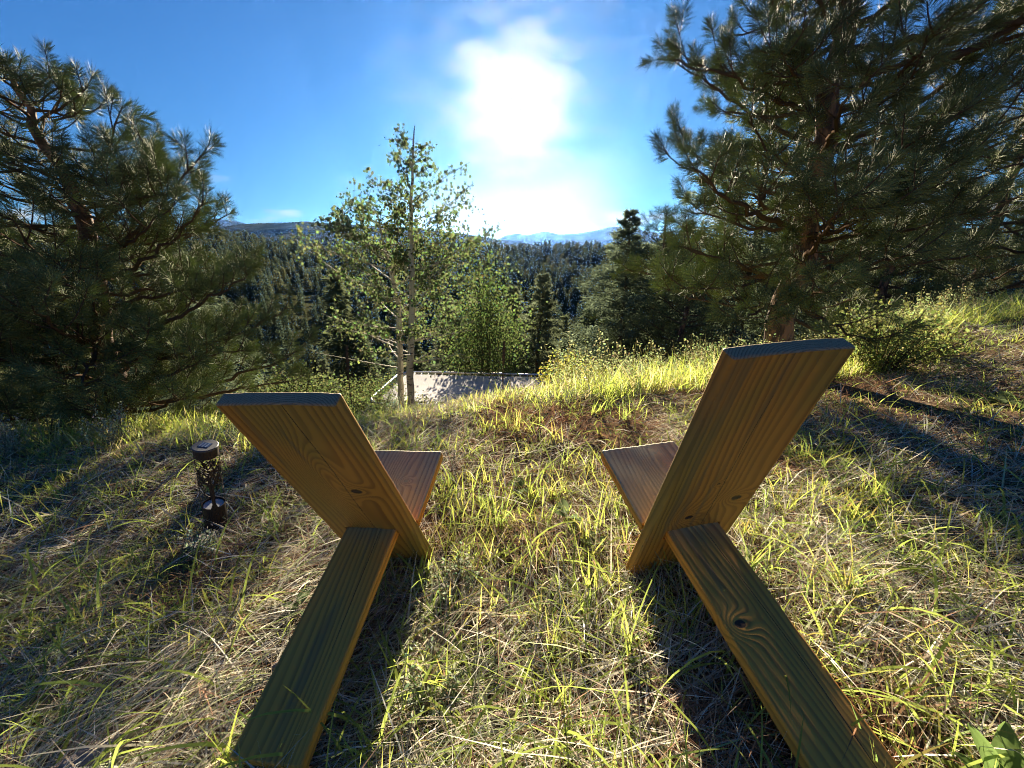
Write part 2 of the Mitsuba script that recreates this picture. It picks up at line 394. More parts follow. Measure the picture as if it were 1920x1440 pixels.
def lantern():
    k = thing('lantern', 'brown metal solar lantern with a cut out tree standing in grass by the left chair', 'lantern')
    base, top = np.array([-1.296, 1.506, -0.14]), np.array([-1.225, 1.475, 0.292])
    ax = unit(top - base)
    L = float(np.linalg.norm(top - base))
    a = unit(np.cross([0, 1, 0.0], ax))
    a = unit(np.cross(ax, [0, -1.0, 0]))
    b = np.cross(ax, a)
    Rm = np.stack([a, b, ax], 1)
    r = 0.042

    def world(v):
        return np.asarray(v) @ Rm.T + base

    def shell(z0, z1, n=56):
        an = np.arange(n) * 2 * PI / n
        ring = lambda rr, z: np.stack([rr * np.cos(an), rr * np.sin(an), np.full(n, z)], 1)
        V = np.vstack([ring(r, z0), ring(r, z1), ring(r - 0.002, z1), ring(r - 0.002, z0)])
        j = np.arange(n)
        j2 = (j + 1) % n
        F = []
        for q in range(4):
            p, s = q * n, ((q + 1) % 4) * n
            F += [np.stack([p + j, p + j2, s + j2], 1), np.stack([p + j, s + j2, s + j], 1)]
        return V, np.vstack(F)
    v, f = shell(0.0, 0.155)
    put('base_band', (world(v), f), 'rust_metal', smooth=40, parent=k)
    v, f = shell(L - 0.042, L - 0.004)
    put('top_band', (world(v), f), 'rust_metal', smooth=40, parent=k)
    # the cut-out tree between the bands, unrolled and bent round
    rr = np.random.default_rng(5)
    zA, zB = 0.150, L - 0.038
    C = 2 * PI * r
    shapes = []

    def grow(x, z, ang, ln, w, dep):
        x2, z2 = x + ln * math.sin(ang), z + ln * math.cos(ang)
        bend = LineString([(x, z), ((x + x2) / 2 + rr.normal() * 0.002, (z + z2) / 2), (x2, z2)])
        shapes.append(bend.buffer(w, quad_segs=3))
        if dep > 0 and z2 < zB:
            for da in (-0.55, 0.45) if dep < 3 else (-0.75, -0.15, 0.6):
                grow(x2, z2, ang * 0.7 + da + rr.normal() * 0.15, ln * (0.62 + 0.25 * rr.random()), max(w * 0.72, 0.0014), dep - 1)
    for cx in (0.25 * C, 0.75 * C):
        shapes.append(LineString([(cx, zA - 0.004), (cx, zA + 0.10)]).buffer(0.0062, quad_segs=3))
        shapes.append(LineString([(cx - 0.010, zA), (cx, zA + 0.03)]).buffer(0.005))
        shapes.append(LineString([(cx + 0.010, zA), (cx, zA + 0.03)]).buffer(0.005))
        grow(cx, zA + 0.085, 0.0, 0.034, 0.0048, 4)
        grow(cx, zA + 0.06, -0.9, 0.036, 0.0024, 3)
        grow(cx, zA + 0.075, 0.85, 0.034, 0.0024, 3)
        grow(cx, zA + 0.10, -0.5, 0.04, 0.0024, 3)
        grow(cx, zA + 0.10, 0.5, 0.04, 0.0024, 3)
    for cx in (0.0, 0.5 * C):
        shapes.append(LineString([(cx, zA - 0.004), (cx, zB + 0.004)]).buffer(0.007, cap_style=2))
    g = unary_union(shapes).intersection(sbox(-0.02, zA - 0.004, C - 0.02, zB + 0.004))
    mb = MB()
    for q in getattr(g, 'geoms', [g]):
        q = q.segmentize(0.012)
        m = trimesh.creation.extrude_polygon(q, 0.0016, engine='earcut')
        m = m.subdivide_to_size(0.014)
        v = np.array(m.vertices)
        th = v[:, 0] / C * 2 * PI - PI + 0.70
        rad = r - 0.0018 + v[:, 2]
        mb.add(np.stack([rad * np.cos(th), rad * np.sin(th), v[:, 1]], 1), m.faces)
    v, f = mb.mesh()
    put('tree_cutout', (world(v), f), 'rust_metal', parent=k, label='tree silhouette cut from the metal sleeve')

    def disc(z, rad, th, name, mat, n=48):
        m = trimesh.creation.revolve([[0, z], [rad - 0.002, z], [rad, z + 0.0015], [rad, z + th - 0.002], [rad - 0.002, z + th], [0, z + th]], sections=n)
        return put(name, trimesh.Trimesh(world(m.vertices), m.faces, process=False), mat, smooth=30, parent=k)
    cap = disc(L - 0.006, r + 0.0025, 0.010, 'cap', 'grey_plastic')
    m = MB()
    m.box([-0.020, -0.015, L + 0.004], [0.020, 0.015, L + 0.006])
    v, f = m.mesh()
    put('solar_cell', (world(v), f), 'solar_cell', parent=cap, label='dark solar cell set in the cap')
    disc(0.142, r - 0.004, 0.006, 'light_plate', 'white_plastic')


lantern()

# ------------------------------------------------------------------ foliage materials
scene['needle'] = {'type': 'twosided', 'bsdf': {'type': 'principled', 'base_color': {'type': 'mesh_attribute', 'name': 'vertex_color'}, 'roughness': 0.6, 'specular': 0.16}}
scene['leafy'] = {'type': 'principledthin', 'base_color': {'type': 'mesh_attribute', 'name': 'vertex_color'}, 'roughness': 0.45, 'diff_trans': 1.0, 'eta': 1.4, 'spec_trans': 0.0}
scene['strawy'] = {'type': 'principledthin', 'base_color': {'type': 'mesh_attribute', 'name': 'vertex_color'}, 'roughness': 0.4, 'diff_trans': 0.7, 'eta': 1.45, 'spec_trans': 0.0}


scene['matt_needle'] = {'type': 'principledthin', 'base_color': {'type': 'mesh_attribute', 'name': 'vertex_color'}, 'roughness': 0.8, 'diff_trans': 0.7, 'eta': 1.3, 'spec_trans': 0.0}


def bark_pine(p, n, uv):
    a = fbm(p.x * 22, p.y * 22, p.z * 7, 3)
    return mix((0.055, 0.032, 0.024), (0.24, 0.125, 0.075), smoothstep(0.4, 0.68, a))


scene['pine_bark'] = {'type': 'twosided', 'bsdf': {'type': 'bumpmap', 'arbitrary': proc(lambda p, n, uv: 0.02 * fbm(p.x * 26, p.y * 26, p.z * 9, 3), eps=0.003), 'scale': 1.0,
                      'bsdf': {'type': 'principled', 'base_color': proc(bark_pine), 'roughness': 0.9}}}
scene['twig_bark'] = {'type': 'twosided', 'bsdf': {'type': 'diffuse', 'reflectance': rgb((0.075, 0.052, 0.038))}}


def bark_aspen(p, n, uv):
    s = noise(p.x * 18, p.y * 18, p.z * 55)
    b = fbm(p.x * 10, p.y * 10, p.z * 4, 3)
    c = mix((0.44, 0.41, 0.33), (0.30, 0.29, 0.22), b)
    return mix(c, (0.05, 0.042, 0.035), smoothstep(0.68, 0.78, s))


scene['aspen_bark'] = {'type': 'twosided', 'bsdf': {'type': 'principled', 'base_color': proc(bark_aspen), 'roughness': 0.7}}


def bez(p0, p1, p2, n):
    t = np.linspace(0, 1, n)[:, None]
    return (1 - t) ** 2 * p0 + 2 * t * (1 - t) * p1 + t ** 2 * p2


def needles(P, D, ln, n, width, r, tint, span=0.15, spread=(14, 78)):
    """Bottle-brush tufts: needles spring from the last stretch of each shoot. P tips, D shoot directions."""
    m = len(P)
    D = unit(D)
    a, b = frame(D)
    ln = np.broadcast_to(ln, (m,))
    s = r.random((m, n)) ** 1.4
    th = np.radians(spread[0] + (spread[1] - spread[0]) * np.clip(s * 0.75 + 0.35 * r.random((m, n)), 0, 1))
    ph = r.random((m, n)) * 2 * PI
    base = P[:, None] - D[:, None] * (s * span * ln[:, None] / 0.15)[..., None]
    rad = a[:, None] * np.cos(ph)[..., None] + b[:, None] * np.sin(ph)[..., None]
    dirn = D[:, None] * np.cos(th)[..., None] + rad * np.sin(th)[..., None]
    L = ln[:, None] * (0.75 + 0.4 * r.random((m, n)))
    side = unit(np.cross(dirn, r.normal(size=(m, n, 3)))) * (width * 0.5)
    tip = base + dirn * L[..., None] + np.array([0, 0, -0.10]) * (L * r.random((m, n)))[..., None]
    mid = base + dirn * (L * 0.45)[..., None]
    V = np.stack([base, mid + side, tip, mid - side], 2).reshape(-1, 3)
    q = np.arange(m * n)[:, None] * 4
    F = np.concatenate([q + [0, 1, 2], q + [0, 2, 3]])
    tone = (0.7 + 0.6 * r.random((m, 1))) * (0.8 + 0.4 * r.random((m, n)))
    c = np.repeat((np.asarray(tint)[None, None] * tone[..., None] + np.array([0.02, 0.012, 0.0]) * (r.random((m, n)) < 0.08)[..., None]).reshape(-1, 3), 4, axis=0)
    return V, F, c


def pine(name, label, trunk, r0, env, z_lo, n_main, seed, n_needle=80, ln=0.15, width=0.0026, extra=(), tint=(0.112, 0.142, 0.056), bare=0.22, up=0.35, group=None, as_group=None, step=0.13, side_len=0.45):
    """Ponderosa pine: trunk polyline (n x 3), crown radius env(z_rel, azimuth), whorled limbs with side shoots ending in needle tufts."""
    r = np.random.default_rng(seed)
    trunk = np.asarray(trunk, float)
    base, top = trunk[0], trunk[-1]
    hgt = top[2] - base[2]
    P = []
    tt = np.linspace(0, 1, 24)
    idx = np.linspace(0, 1, len(trunk))
    P = np.stack([np.interp(tt, idx, trunk[:, k]) for k in range(3)], 1)
    P[1:-1, :2] += r.normal(size=(22, 2)) * 0.006 * hgt
    rad = r0 * (1 - tt) ** 0.8 + 0.012
    rad[0] *= 1.25
    tm, lm = MB(), MB()
    tm.tube(P, rad, 12)
    at = lambda z: np.array([np.interp(z, P[:, 2], P[:, k]) for k in range(3)])
    tips, dirs = [], []
    limbs = []
    for i in range(n_main):
        zr = z_lo + (1 - z_lo) * ((i + r.random()) / n_main) ** 0.95
        limbs.append((zr, i * 2.39996 + r.normal() * 0.3, None))
    for e in extra:
        limbs.append((e[0], None, np.asarray(e[1], float)))
    for zr, az, target in limbs:
        p0 = at(base[2] + hgt * min(zr, 0.985))
        if target is None:
            R = env(zr, az) * (0.72 + 0.36 * r.random())
            rise = R * (up * (0.25 + zr) + 0.22 * r.normal())
            p2 = p0 + np.array([math.cos(az) * R, math.sin(az) * R, rise])
        else:
            p2 = target
            R = float(np.linalg.norm((p2 - p0)[:2])) + 0.05
        p1 = (p0 + p2) / 2 + np.array([0, 0, -0.10 * R]) + r.normal(size=3) * 0.06 * R
        n = max(6, int(R / 0.09))
        c = bez(p0, p1, p2, n)
        c[1:-1] += r.normal(size=(n - 2, 3)) * 0.012
        rb = max(0.006, min(0.013 * R + 0.005, r0 * 0.4))
        lm.tube(c, np.linspace(rb, 0.005, n), 6)
        ln_c = np.linalg.norm(p2 - p0)
        m = int(max(2, ln_c * (1 - bare) / step))
        for j in range(m):
            f = bare + (1 - bare) * (j + r.random() * 0.8) / m
            ii = min(int(f * (n - 1)), n - 2)
            q0 = c[ii] + (c[ii + 1] - c[ii]) * (f * (n - 1) - ii)
            td = unit(c[ii + 1] - c[ii])
            sd = unit(np.cross(td, [0, 0, 1.0])) * (1 if j % 2 else -1)
            l2 = side_len * (0.35 + 0.65 * (1 - f)) * min(1.0, R) * (0.6 + 0.7 * r.random()) + 0.07
            dv = unit(td * 0.75 + sd * (0.8 + 0.3 * r.normal()) + np.array([0, 0, 0.35 + 0.35 * r.random()]) + r.normal(size=3) * 0.15)
            q2 = q0 + dv * l2 + np.array([0, 0, 0.10 * l2])
            cc = bez(q0, (q0 + q2) / 2 + np.array([0, 0, -0.20 * l2]), q2 + np.array([0, 0, 0.08 * l2]), 5)
            q2 = cc[-1]
            lm.tube(cc, np.linspace(0.006, 0.0035, 5), 4)
            tips.append(q2); dirs.append(cc[-1] - cc[-2] + np.array([0, 0, 0.03 * l2]))
            k2 = int(l2 / 0.16)
            for b in range(k2):
                g = 0.35 + 0.6 * r.random()
                s0 = cc[min(int(g * 4), 3)]
                d2 = unit(dv + r.normal(size=3) * 0.55 + np.array([0, 0, 0.3]))
                s2 = s0 + d2 * (0.10 + 0.10 * r.random())
                lm.tube(np.stack([s0, s2]), [0.004, 0.003], 4)
                tips.append(s2); dirs.append(d2)
        tips.append(p2); dirs.append(c[-1] - c[-2] + np.array([0, 0, 0.02]))
    tips.append(P[-1] + [0, 0, 0.05]); dirs.append(np.array([0, 0, 1.0]))
    tips, dirs = np.array(tips), unit(np.array(dirs))
    V, F, C = needles(tips, dirs, ln * (0.8 + 0.4 * r.random(len(tips))), n_needle, width, r, tint)
    if as_group:
        scene[as_group] = {'type': 'shapegroup', 'trunk': mikit.ply(tm.mesh(), 'pine_bark', smooth=True), 'limbs': mikit.ply(lm.mesh(), 'twig_bark', smooth=True),
                           'crown': mikit.ply((V, F), 'needle', color=C)}
        return len(F), len(tips)
    k = thing(name, label, 'tree', group)
    put('trunk', tm.mesh(), 'pine_bark', smooth=True, parent=k)
    put('limbs', lm.mesh(), 'twig_bark', smooth=True, parent=k)
    put('crown', (V, F), 'needle', parent=k, color=C)
    return len(F), len(tips)


def env_left(zr, az):
    return float(np.interp(zr, [0, 0.12, 0.3, 0.5, 0.7, 0.85, 1.0], [1.4, 1.5, 1.42, 1.25, 1.0, 0.68, 0.25]))


lz = float(H(-3.995, 3.8))
print('left pine', pine('pine_tree', 'bushy long needled pine at the left edge with foliage down to the ground', [(-3.995, 3.8, lz - 0.1), (-3.85, 3.8, 0.2), (-3.69, 3.8, 1.35), (-3.9, 3.8, 2.35)], 0.105, env_left, 0.03, 88, 3, n_needle=125, ln=0.108, width=0.0024,
     extra=[(0.55, (-2.42, 3.6, 1.72)), (0.5, (-2.55, 3.75, 1.40)), (0.7, (-3.1, 3.8, 2.1)), (0.62, (-2.85, 3.7, 1.8)), (0.3, (-2.3, 3.7, 0.82)), (0.25, (-2.15, 3.9, 0.45)), (0.15, (-2.15, 4.0, 0.05)), (0.12, (-2.3, 4.3, -0.3)), (0.1, (-3.2, 3.0, -0.2)), (0.2, (-3.45, 2.95, 0.15)), (0.22, (-3.75, 2.9, 0.3)), (0.28, (-3.3, 3.0, 0.5)), (0.3, (-3.6, 2.95, 0.62)), (0.33, (-3.1, 3.1, 0.75)), (0.24, (-2.9, 3.2, 0.35)), (0.42, (-3.4, 3.0, 1.25)), (0.1, (-3.9, 2.7, -0.15)), (0.12, (-2.7, 3.2, -0.1))]))


def env_right(zr, az):
    c = math.cos(az)
    r = float(np.interp(zr, [0, 0.1, 0.25, 0.4, 0.55, 0.75, 1.0], [1.2, 1.6, 1.75, 1.6, 1.45, 1.1, 0.3]))
    if zr < 0.36 and c > -0.2:
        r *= 0.45 if math.sin(az) > -0.25 else 0.6
    return r * (1.12 + 0.22 * c)


rz = float(H(2.64, 3.9)) - 0.05
print('right pine', pine('pine_tree', 'tall long needled pine rising beyond the right chair with a bare reddish lower trunk', [(2.645, 3.9, rz - 0.1), (2.62, 3.9, 0.7), (2.64, 3.9, 1.4), (2.62, 3.95, 2.8), (2.7, 4.0, 4.2), (2.7, 4.0, 5.6)], 0.125, env_right, 0.125, 88, 8, n_needle=130, ln=0.110, width=0.0024,
     extra=[(0.27, (1.62, 3.55, 1.60)), (0.25, (1.45, 3.6, 1.30)), (0.22, (1.42, 3.7, 1.05)), (0.33, (1.80, 3.6, 1.95)), (0.2, (1.35, 3.4, 0.72)), (0.17, (2.2, 2.9, 0.75)), (0.2, (2.5, 2.7, 1.0)), (0.25, (2.3, 2.75, 1.3)), (0.24, (2.9, 2.8, 1.25)), (0.15, (2.0, 3.3, 0.45)), (0.3, (2.5, 2.8, 1.7)), (0.36, (2.4, 2.9, 2.0)), (0.4, (1.9, 3.6, 2.4)), (0.45, (1.8, 3.7, 2.8)), (0.16, (1.75, 3.2, 0.5)),
            (0.3, (4.3, 3.9, 2.7)), (0.36, (4.6, 4.2, 3.2)), (0.25, (4.5, 3.7, 2.2)), (0.2, (4.6, 4.0, 1.5)), (0.33, (4.0, 3.3, 2.5))]))

# pines crowding the clearing's far right side: one shape set twice over
pine('x', '', [(0, 0, -0.1), (0.05, 0, 1.5), (0.0, 0.05, 4.0), (0, 0, 6.4)], 0.13, lambda z, a: float(np.interp(z, [0, 0.1, 0.3, 0.6, 1], [1.6, 1.9, 1.9, 1.3, 0.3])), 0.05, 80, 15, n_needle=50, width=0.0036, ln=0.16, as_group='bushy_pine_kind', step=0.17)
pine('x', '', [(0, 0, -0.1), (-0.05, 0, 1.2), (0.06, 0.0, 3.0), (0, 0.1, 4.6)], 0.10, lambda z, a: float(np.interp(z, [0, 0.15, 0.4, 0.7, 1], [1.5, 1.8, 1.5, 1.0, 0.2])), 0.04, 66, 16, n_needle=50, width=0.0036, ln=0.16, as_group='small_pine_kind', step=0.17)


def inst(name, group_id, label, cat, x, y, rot, s, z=None, sink=0.05, group=None, sz=1.0):
    k = thing(name, label, cat, group)
    z = float(H(x, y)) - sink if z is None else z
    scene[k] = {'type': 'instance', 'kind_of': {'type': 'ref', 'id': group_id}, 'to_world': T().translate([float(x), float(y), float(z)]).rotate([0, 0, 1], float(rot)).scale([float(s), float(s), float(s * sz)])}
    return k


inst('pine_tree', 'small_pine_kind', 'low dark pine filling the gap behind the green shrub', 'tree', 4.3, 10.2, 40, 0.85)
inst('pine_tree', 'small_pine_kind', 'low dark pine second to the right from the trunk of the tall pine', 'tree', 8.1, 9.2, 130, 0.95)
inst('pine_tree', 'bushy_pine_kind', 'dark pine at the right edge behind the grassy bank', 'tree', 8.3, 6.6, 200, 1.0)
inst('pine_tree', 'bushy_pine_kind', 'dark bushy pine rising behind the right boughs of the tall pine', 'tree', 8.9, 11.2, 60, 1.0)
inst('pine_tree', 'small_pine_kind', 'shaded pine deep behind the tall pine trunk', 'tree', 4.6, 13.5, 290, 1.3)
inst('pine_tree', 'bushy_pine_kind', 'rearmost pine at the right edge reaching above its neighbours', 'tree', 11.4, 10.4, 10, 1.1)

# ------------------------------------------------------------------ fir trees
def fir(as_group, hgt, rad, seed, n_br, tri_len, tri_w, per, tint, k_trunk=8, droop=0.28, taper=0.82):
    r = np.random.default_rng(seed)
    tm, V, D, S = MB(), [], [], []
    z = np.linspace(0, hgt, 14)
    P = np.stack([0.01 * hgt * np.sin(z * 1.7 + seed), 0.01 * hgt * np.cos(z * 1.3), z], 1)
    tm.tube(P, (0.021 if k_trunk > 5 else 0.010) * hgt * (1 - z / hgt) + 0.008, k_trunk)
    for i in range(n_br):
        f = 0.03 + 0.95 * ((i + r.random()) / n_br) ** 0.9
        az = i * 2.39996 + r.normal() * 0.4
        R = rad * ((1 - f) ** taper + 0.02) * (0.45 + 0.75 * r.random())
        p0 = np.array([np.interp(f * hgt, z, P[:, 0]), np.interp(f * hgt, z, P[:, 1]), f * hgt])
        rise = R * (-droop + 0.75 * f + 0.15 * r.normal())
        p2 = p0 + np.array([math.cos(az) * R, math.sin(az) * R, rise])
        p1 = (p0 + p2) / 2 + np.array([0, 0, 0.05 * R])
        if k_trunk > 4:
            tm.tube(bez(p0, p1, p2, 4), np.linspace(0.010 * hgt / 6, 0.004, 4), 4)
        m = max(4, int(per * (R / rad + 0.15)))
        t = ((0.12 if k_trunk > 5 else 0.0) + 0.88 * r.random(m) ** (0.75 if k_trunk > 5 else 1.1))[:, None]
        c = (1 - t) ** 2 * p0 + 2 * t * (1 - t) * p1 + t ** 2 * p2
        td = unit(p2 - p0)
        sd = unit(np.cross(td, [0, 0, 1.0]))
        off = r.normal(size=(m, 1)) * 0.24 * R * (1.08 - t)
        c = c + sd * off + np.array([0, 0, 1.0]) * (r.normal(size=(m, 1)) * 0.05 * R - 0.2 * np.abs(off))
        V.append(c)
        D.append(unit(td * 0.8 + sd * np.sign(off) * 0.7 + r.normal(size=(m, 3)) * 0.35))
        S.append(np.full(m, 0.7 + 0.6 * r.random()))
    V, D, S = np.vstack(V), np.vstack(D), np.concatenate(S)
    m = len(V)
    L = tri_len * (0.6 + 0.8 * r.random(m))
    side = unit(np.cross(D, r.normal(size=(m, 3)) * 0.6 + np.array([0, 0, 1.0]))) * (tri_w * 0.5 * (0.7 + 0.6 * r.random(m)))[:, None]
    mid = V + D * (L * 0.4)[:, None]
    tip = V + D * L[:, None] + np.array([0, 0, -0.12]) * L[:, None]
    vv = np.stack([V, mid + side, tip, mid - side], 1).reshape(-1, 3)
    q = np.arange(m)[:, None] * 4
    ff = np.concatenate([q + [0, 1, 2], q + [0, 2, 3]])
    col = np.repeat(np.asarray(tint) * (S * (0.75 + 0.5 * r.random(m)))[:, None], 4, axis=0)
    scene[as_group] = {'type': 'shapegroup', 'trunk': mikit.ply(tm.mesh(), 'twig_bark', smooth=True), 'crown': mikit.ply((vv, ff), 'matt_needle', color=col)}


fir('near_fir_kind', 7.4, 3.4, 31, 190, 0.15, 0.036, 420, (0.135, 0.175, 0.115), taper=1.0)
fir('near_fir_kind_b', 5.0, 1.8, 32, 150, 0.14, 0.034, 330, (0.140, 0.170, 0.105), taper=0.95)
fir('mid_fir_kind', 11.0, 2.6, 33, 110, 0.55, 0.17, 80, (0.080, 0.105, 0.060), 5)
fir('mid_fir_kind_b', 12.0, 2.9, 34, 100, 0.6, 0.19, 74, (0.085, 0.105, 0.055), 5)
fir('far_fir_kind', 11.0, 2.9, 35, 64, 1.1, 0.55, 20, (0.080, 0.105, 0.062), 4)
fir('far_fir_kind_b', 10.0, 3.2, 36, 52, 1.2, 0.6, 20, (0.105, 0.118, 0.062), 4, 0.1)
fir('far_fir_kind_c', 12.0, 2.4, 37, 60, 1.1, 0.5, 19, (0.066, 0.094, 0.066), 4)

for x, y, s, g, lab in [
    (3.50, 13.0, 0.88, 'near_fir_kind', 'tall spired fir standing alone between the aspen and the tall pine'),
    (2.5, 16.0, 0.75, 'near_fir_kind_b', 'shorter fir leaning against the tall spired fir on its left'),
    (5.6, 15.5, 0.85, 'near_fir_kind', 'broad dark fir half hidden by the tall pine on the right'),
    (0.08, 13.2, 0.95, 'near_fir_kind_b', 'fir just right of the leafy young tree, farther down the slope'),
    (-2.1, 14.0, 1.0, 'near_fir_kind_b', 'fir behind the two white aspen stems'),
    (0.75, 10.9, 0.84, 'near_fir_kind_b', 'cone shaped fir beyond the right end of the trampoline'),
    (-6.0, 12.5, 0.55, 'near_fir_kind_b', 'small thin fir between the bushy left pine and the aspen'),
    (-4.6, 13.0, 0.5, 'near_fir_kind_b', 'little fir beside the thin fir left of the aspen'),
    (1.6, 20.0, 0.9, 'near_fir_kind_b', 'low fir in the dip left of the tall spired fir'),
    (7.0, 12.5, 1.25, 'near_fir_kind', 'large shaded fir behind the tall pine trunk'),
    (-11.2, 14.0, 1.0, 'near_fir_kind', 'fir showing through the foliage of the bushy left pine'),
]:
    inst('fir_tree', g, lab, 'tree', x, y, rng.random() * 360, s, sink=0.3)

# the wooded valley: individual trees nearest, the far-off wood as one mass
def valley():
    r = np.random.default_rng(99)
    pts = []
    tries = 0
    while len(pts) < 7000 and tries < 200000:
        tries += 1
        y = 30 + 660 * r.random() ** 0.8
        u = -1.35 + 2.7 * r.random()
        if abs(u) > 0.95 and r.random() > 0.35:
            continue
        if y < 150 and r.random() > 0.5:
            continue
        if r.random() > 0.25 + 0.75 * y / 690:
            continue
        pts.append((u * y, y))
    pts = np.array(pts)
    order = np.argsort(pts[:, 1])
    pts = pts[order]
    z = H(pts[:, 0], pts[:, 1])
    n_near = 0
    for i, (x, y) in enumerate(pts):
        s = 0.55 + 0.9 * r.random()
        rot = r.random() * 360
        tw = lambda: T().translate([float(x), float(y), float(z[i]) - 0.4]).rotate([0, 0, 1], rot).scale([s, s, s * (0.85 + 0.3 * r.random())])
        # out of the frame's view: beyond the near rim the ground hides trees that stand low
        if y < 330 and n_near < 300 and abs(x / y) < 1.05 and (z[i] + 11 * s - CAM_H) / y > -0.22:
            k = f'valley_conifer_{n_near:03d}' if n_near else 'valley_conifer'
            g = ['mid_fir_kind', 'mid_fir_kind_b'][r.integers(2)] if y < 190 else ['far_fir_kind', 'far_fir_kind_b', 'far_fir_kind_c'][r.integers(3)]
            labels[k] = {'label': 'dark conifer standing among many others on the wooded valley slopes', 'category': 'tree', 'group': 'conifers on the valley slopes'}
            scene[k] = {'type': 'instance', 'kind_of': {'type': 'ref', 'id': g}, 'to_world': tw()}
            n_near += 1
        else:
            g = ['far_fir_kind', 'far_fir_kind_b', 'far_fir_kind_c'][r.integers(3)]
            scene[f'distant_forest__{i:04d}'] = {'type': 'instance', 'kind_of': {'type': 'ref', 'id': g}, 'to_world': tw()}
    labels['distant_forest'] = {'label': 'dense dark conifer forest covering the ridges beyond the valley', 'kind': 'stuff'}


valley()

# ------------------------------------------------------------------ leafy plants
def leaf_fan(P, N, size, r, tint, jitter=0.35, aspect=0.9):
    """Small rounded leaves (four triangles each) at P with normals N."""
    m = len(P)
    N = unit(N)
    a, b = frame(N)
    ph = r.random(m) * 2 * PI
    ax = a * np.cos(ph)[:, None] + b * np.sin(ph)[:, None]
    bx = np.cross(N, ax)
    s = (size * (0.7 + 0.6 * r.random(m)))[:, None]
    out = [(0.0, 0.0), (0.30, 0.42 * aspect), (0.78, 0.36 * aspect), (1.0, 0.0), (0.78, -0.36 * aspect), (0.30, -0.42 * aspect)]
    V = np.stack([P + s * (ax * o[0] + bx * o[1] + N * (0.10 * (abs(o[1]) - 0.2))) for o in out], 1).reshape(-1, 3)
    q = np.arange(m)[:, None] * 6
    F = np.concatenate([q + [0, 1, 5], q + [1, 2, 5], q + [2, 4, 5], q + [2, 3, 4]])
    c = np.repeat(np.asarray(tint) * (1 - jitter + 2 * jitter * r.random((m, 1))) * (1 + 0.12 * r.normal(size=(m, 3))), 6, axis=0)
    return V, F, np.clip(c, 0.005, 0.9)


def aspen():
    r = np.random.default_rng(41)
    k = thing('aspen_tree', 'slender twin stemmed aspen with white bark and fluttering round leaves', 'tree')
    zb = float(H(-1.67, 6.0)) - 0.15
    stems = [np.array([(-1.60, 6.0, zb), (-1.55, 6.0, -0.7), (-1.44, 6.0, 0.3), (-1.40, 6.0, 1.0), (-1.36, 6.02, 1.6), (-1.24, 6.0, 2.5)]),
             np.array([(-1.80, 6.08, zb), (-1.72, 6.08, -0.7), (-1.66, 6.08, 0.2), (-1.75, 6.05, 0.8), (-1.85, 6.05, 1.5)])]
    lm = MB()
    leaves, norms = [], []
    for si, S in enumerate(stems):
        t = np.linspace(0, 1, 30)
        P = np.stack([np.interp(t, np.linspace(0, 1, len(S)), S[:, c]) for c in range(3)], 1)
        P[1:-1, :2] += r.normal(size=(28, 2)) * 0.006
        m = MB()
        m.tube(P, (0.056 if si == 0 else 0.048) * (1 - t) ** 0.75 + 0.006, 10)
        put('trunk', m.mesh(), 'aspen_bark', smooth=True, parent=k)
        for i in range(44 if si == 0 else 34):
            f = 0.22 + 0.77 * (i + r.random()) / (44 if si == 0 else 34)
            p0 = P[int(f * 29)]
            z = p0[2]
            R = float(np.interp(z, [-0.9, -0.2, 0.4, 0.9, 1.2, 1.7, 2.2, 2.5], [1.0, 1.4, 1.5, 1.35, 0.95, 0.7, 0.32, 0.1])) * (0.6 + 0.5 * r.random())
            az = i * 2.39996 + si
            p2 = p0 + np.array([math.cos(az) * R, math.sin(az) * R * 0.8, R * (0.25 + 0.45 * r.random()) * (1 if z > 0 else 0.45)])
            p1 = (p0 + p2) / 2 + r.normal(size=3) * 0.06 * R
            c = bez(p0, p1, p2, 8)
            lm.tube(c, np.linspace(0.011 if z < 1 else 0.007, 0.003, 8), 5)
            if z < -0.35 and r.random() < 0.75:
                for j in range(4):
                    q = c[3 + j]
                    lm.tube(np.stack([q, q + rand_dirs(1, r)[0] * 0.2]), [0.004, 0.002], 4)
                continue
            for j in range(int((5 + 11 * R) * (1.0 if z < 0.9 else 0.8))):
                g = 0.25 + 0.75 * r.random()
                q = c[min(int(g * 7), 7)]
                dv = unit(unit(p2 - p0) * 0.6 + r.normal(size=3) * 0.6)
                l2 = 0.10 + 0.22 * r.random() * min(1, R + 0.3)
                q2 = q + dv * l2
                lm.tube(np.stack([q, q2]), [0.003, 0.002], 3)
                nl = r.integers(7, 13)
                tt = r.random((nl, 1))
                leaves.append(q + (q2 - q) * tt + r.normal(size=(nl, 3)) * 0.028)
                norms.append(rand_dirs(nl, r) * np.array([1, 1, 0.6]))
    put('branches', lm.mesh(), 'aspen_bark', smooth=True, parent=k)
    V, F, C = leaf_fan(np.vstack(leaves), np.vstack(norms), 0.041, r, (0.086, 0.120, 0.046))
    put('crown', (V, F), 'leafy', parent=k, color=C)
    print('aspen leaves', len(F) // 4)


aspen()


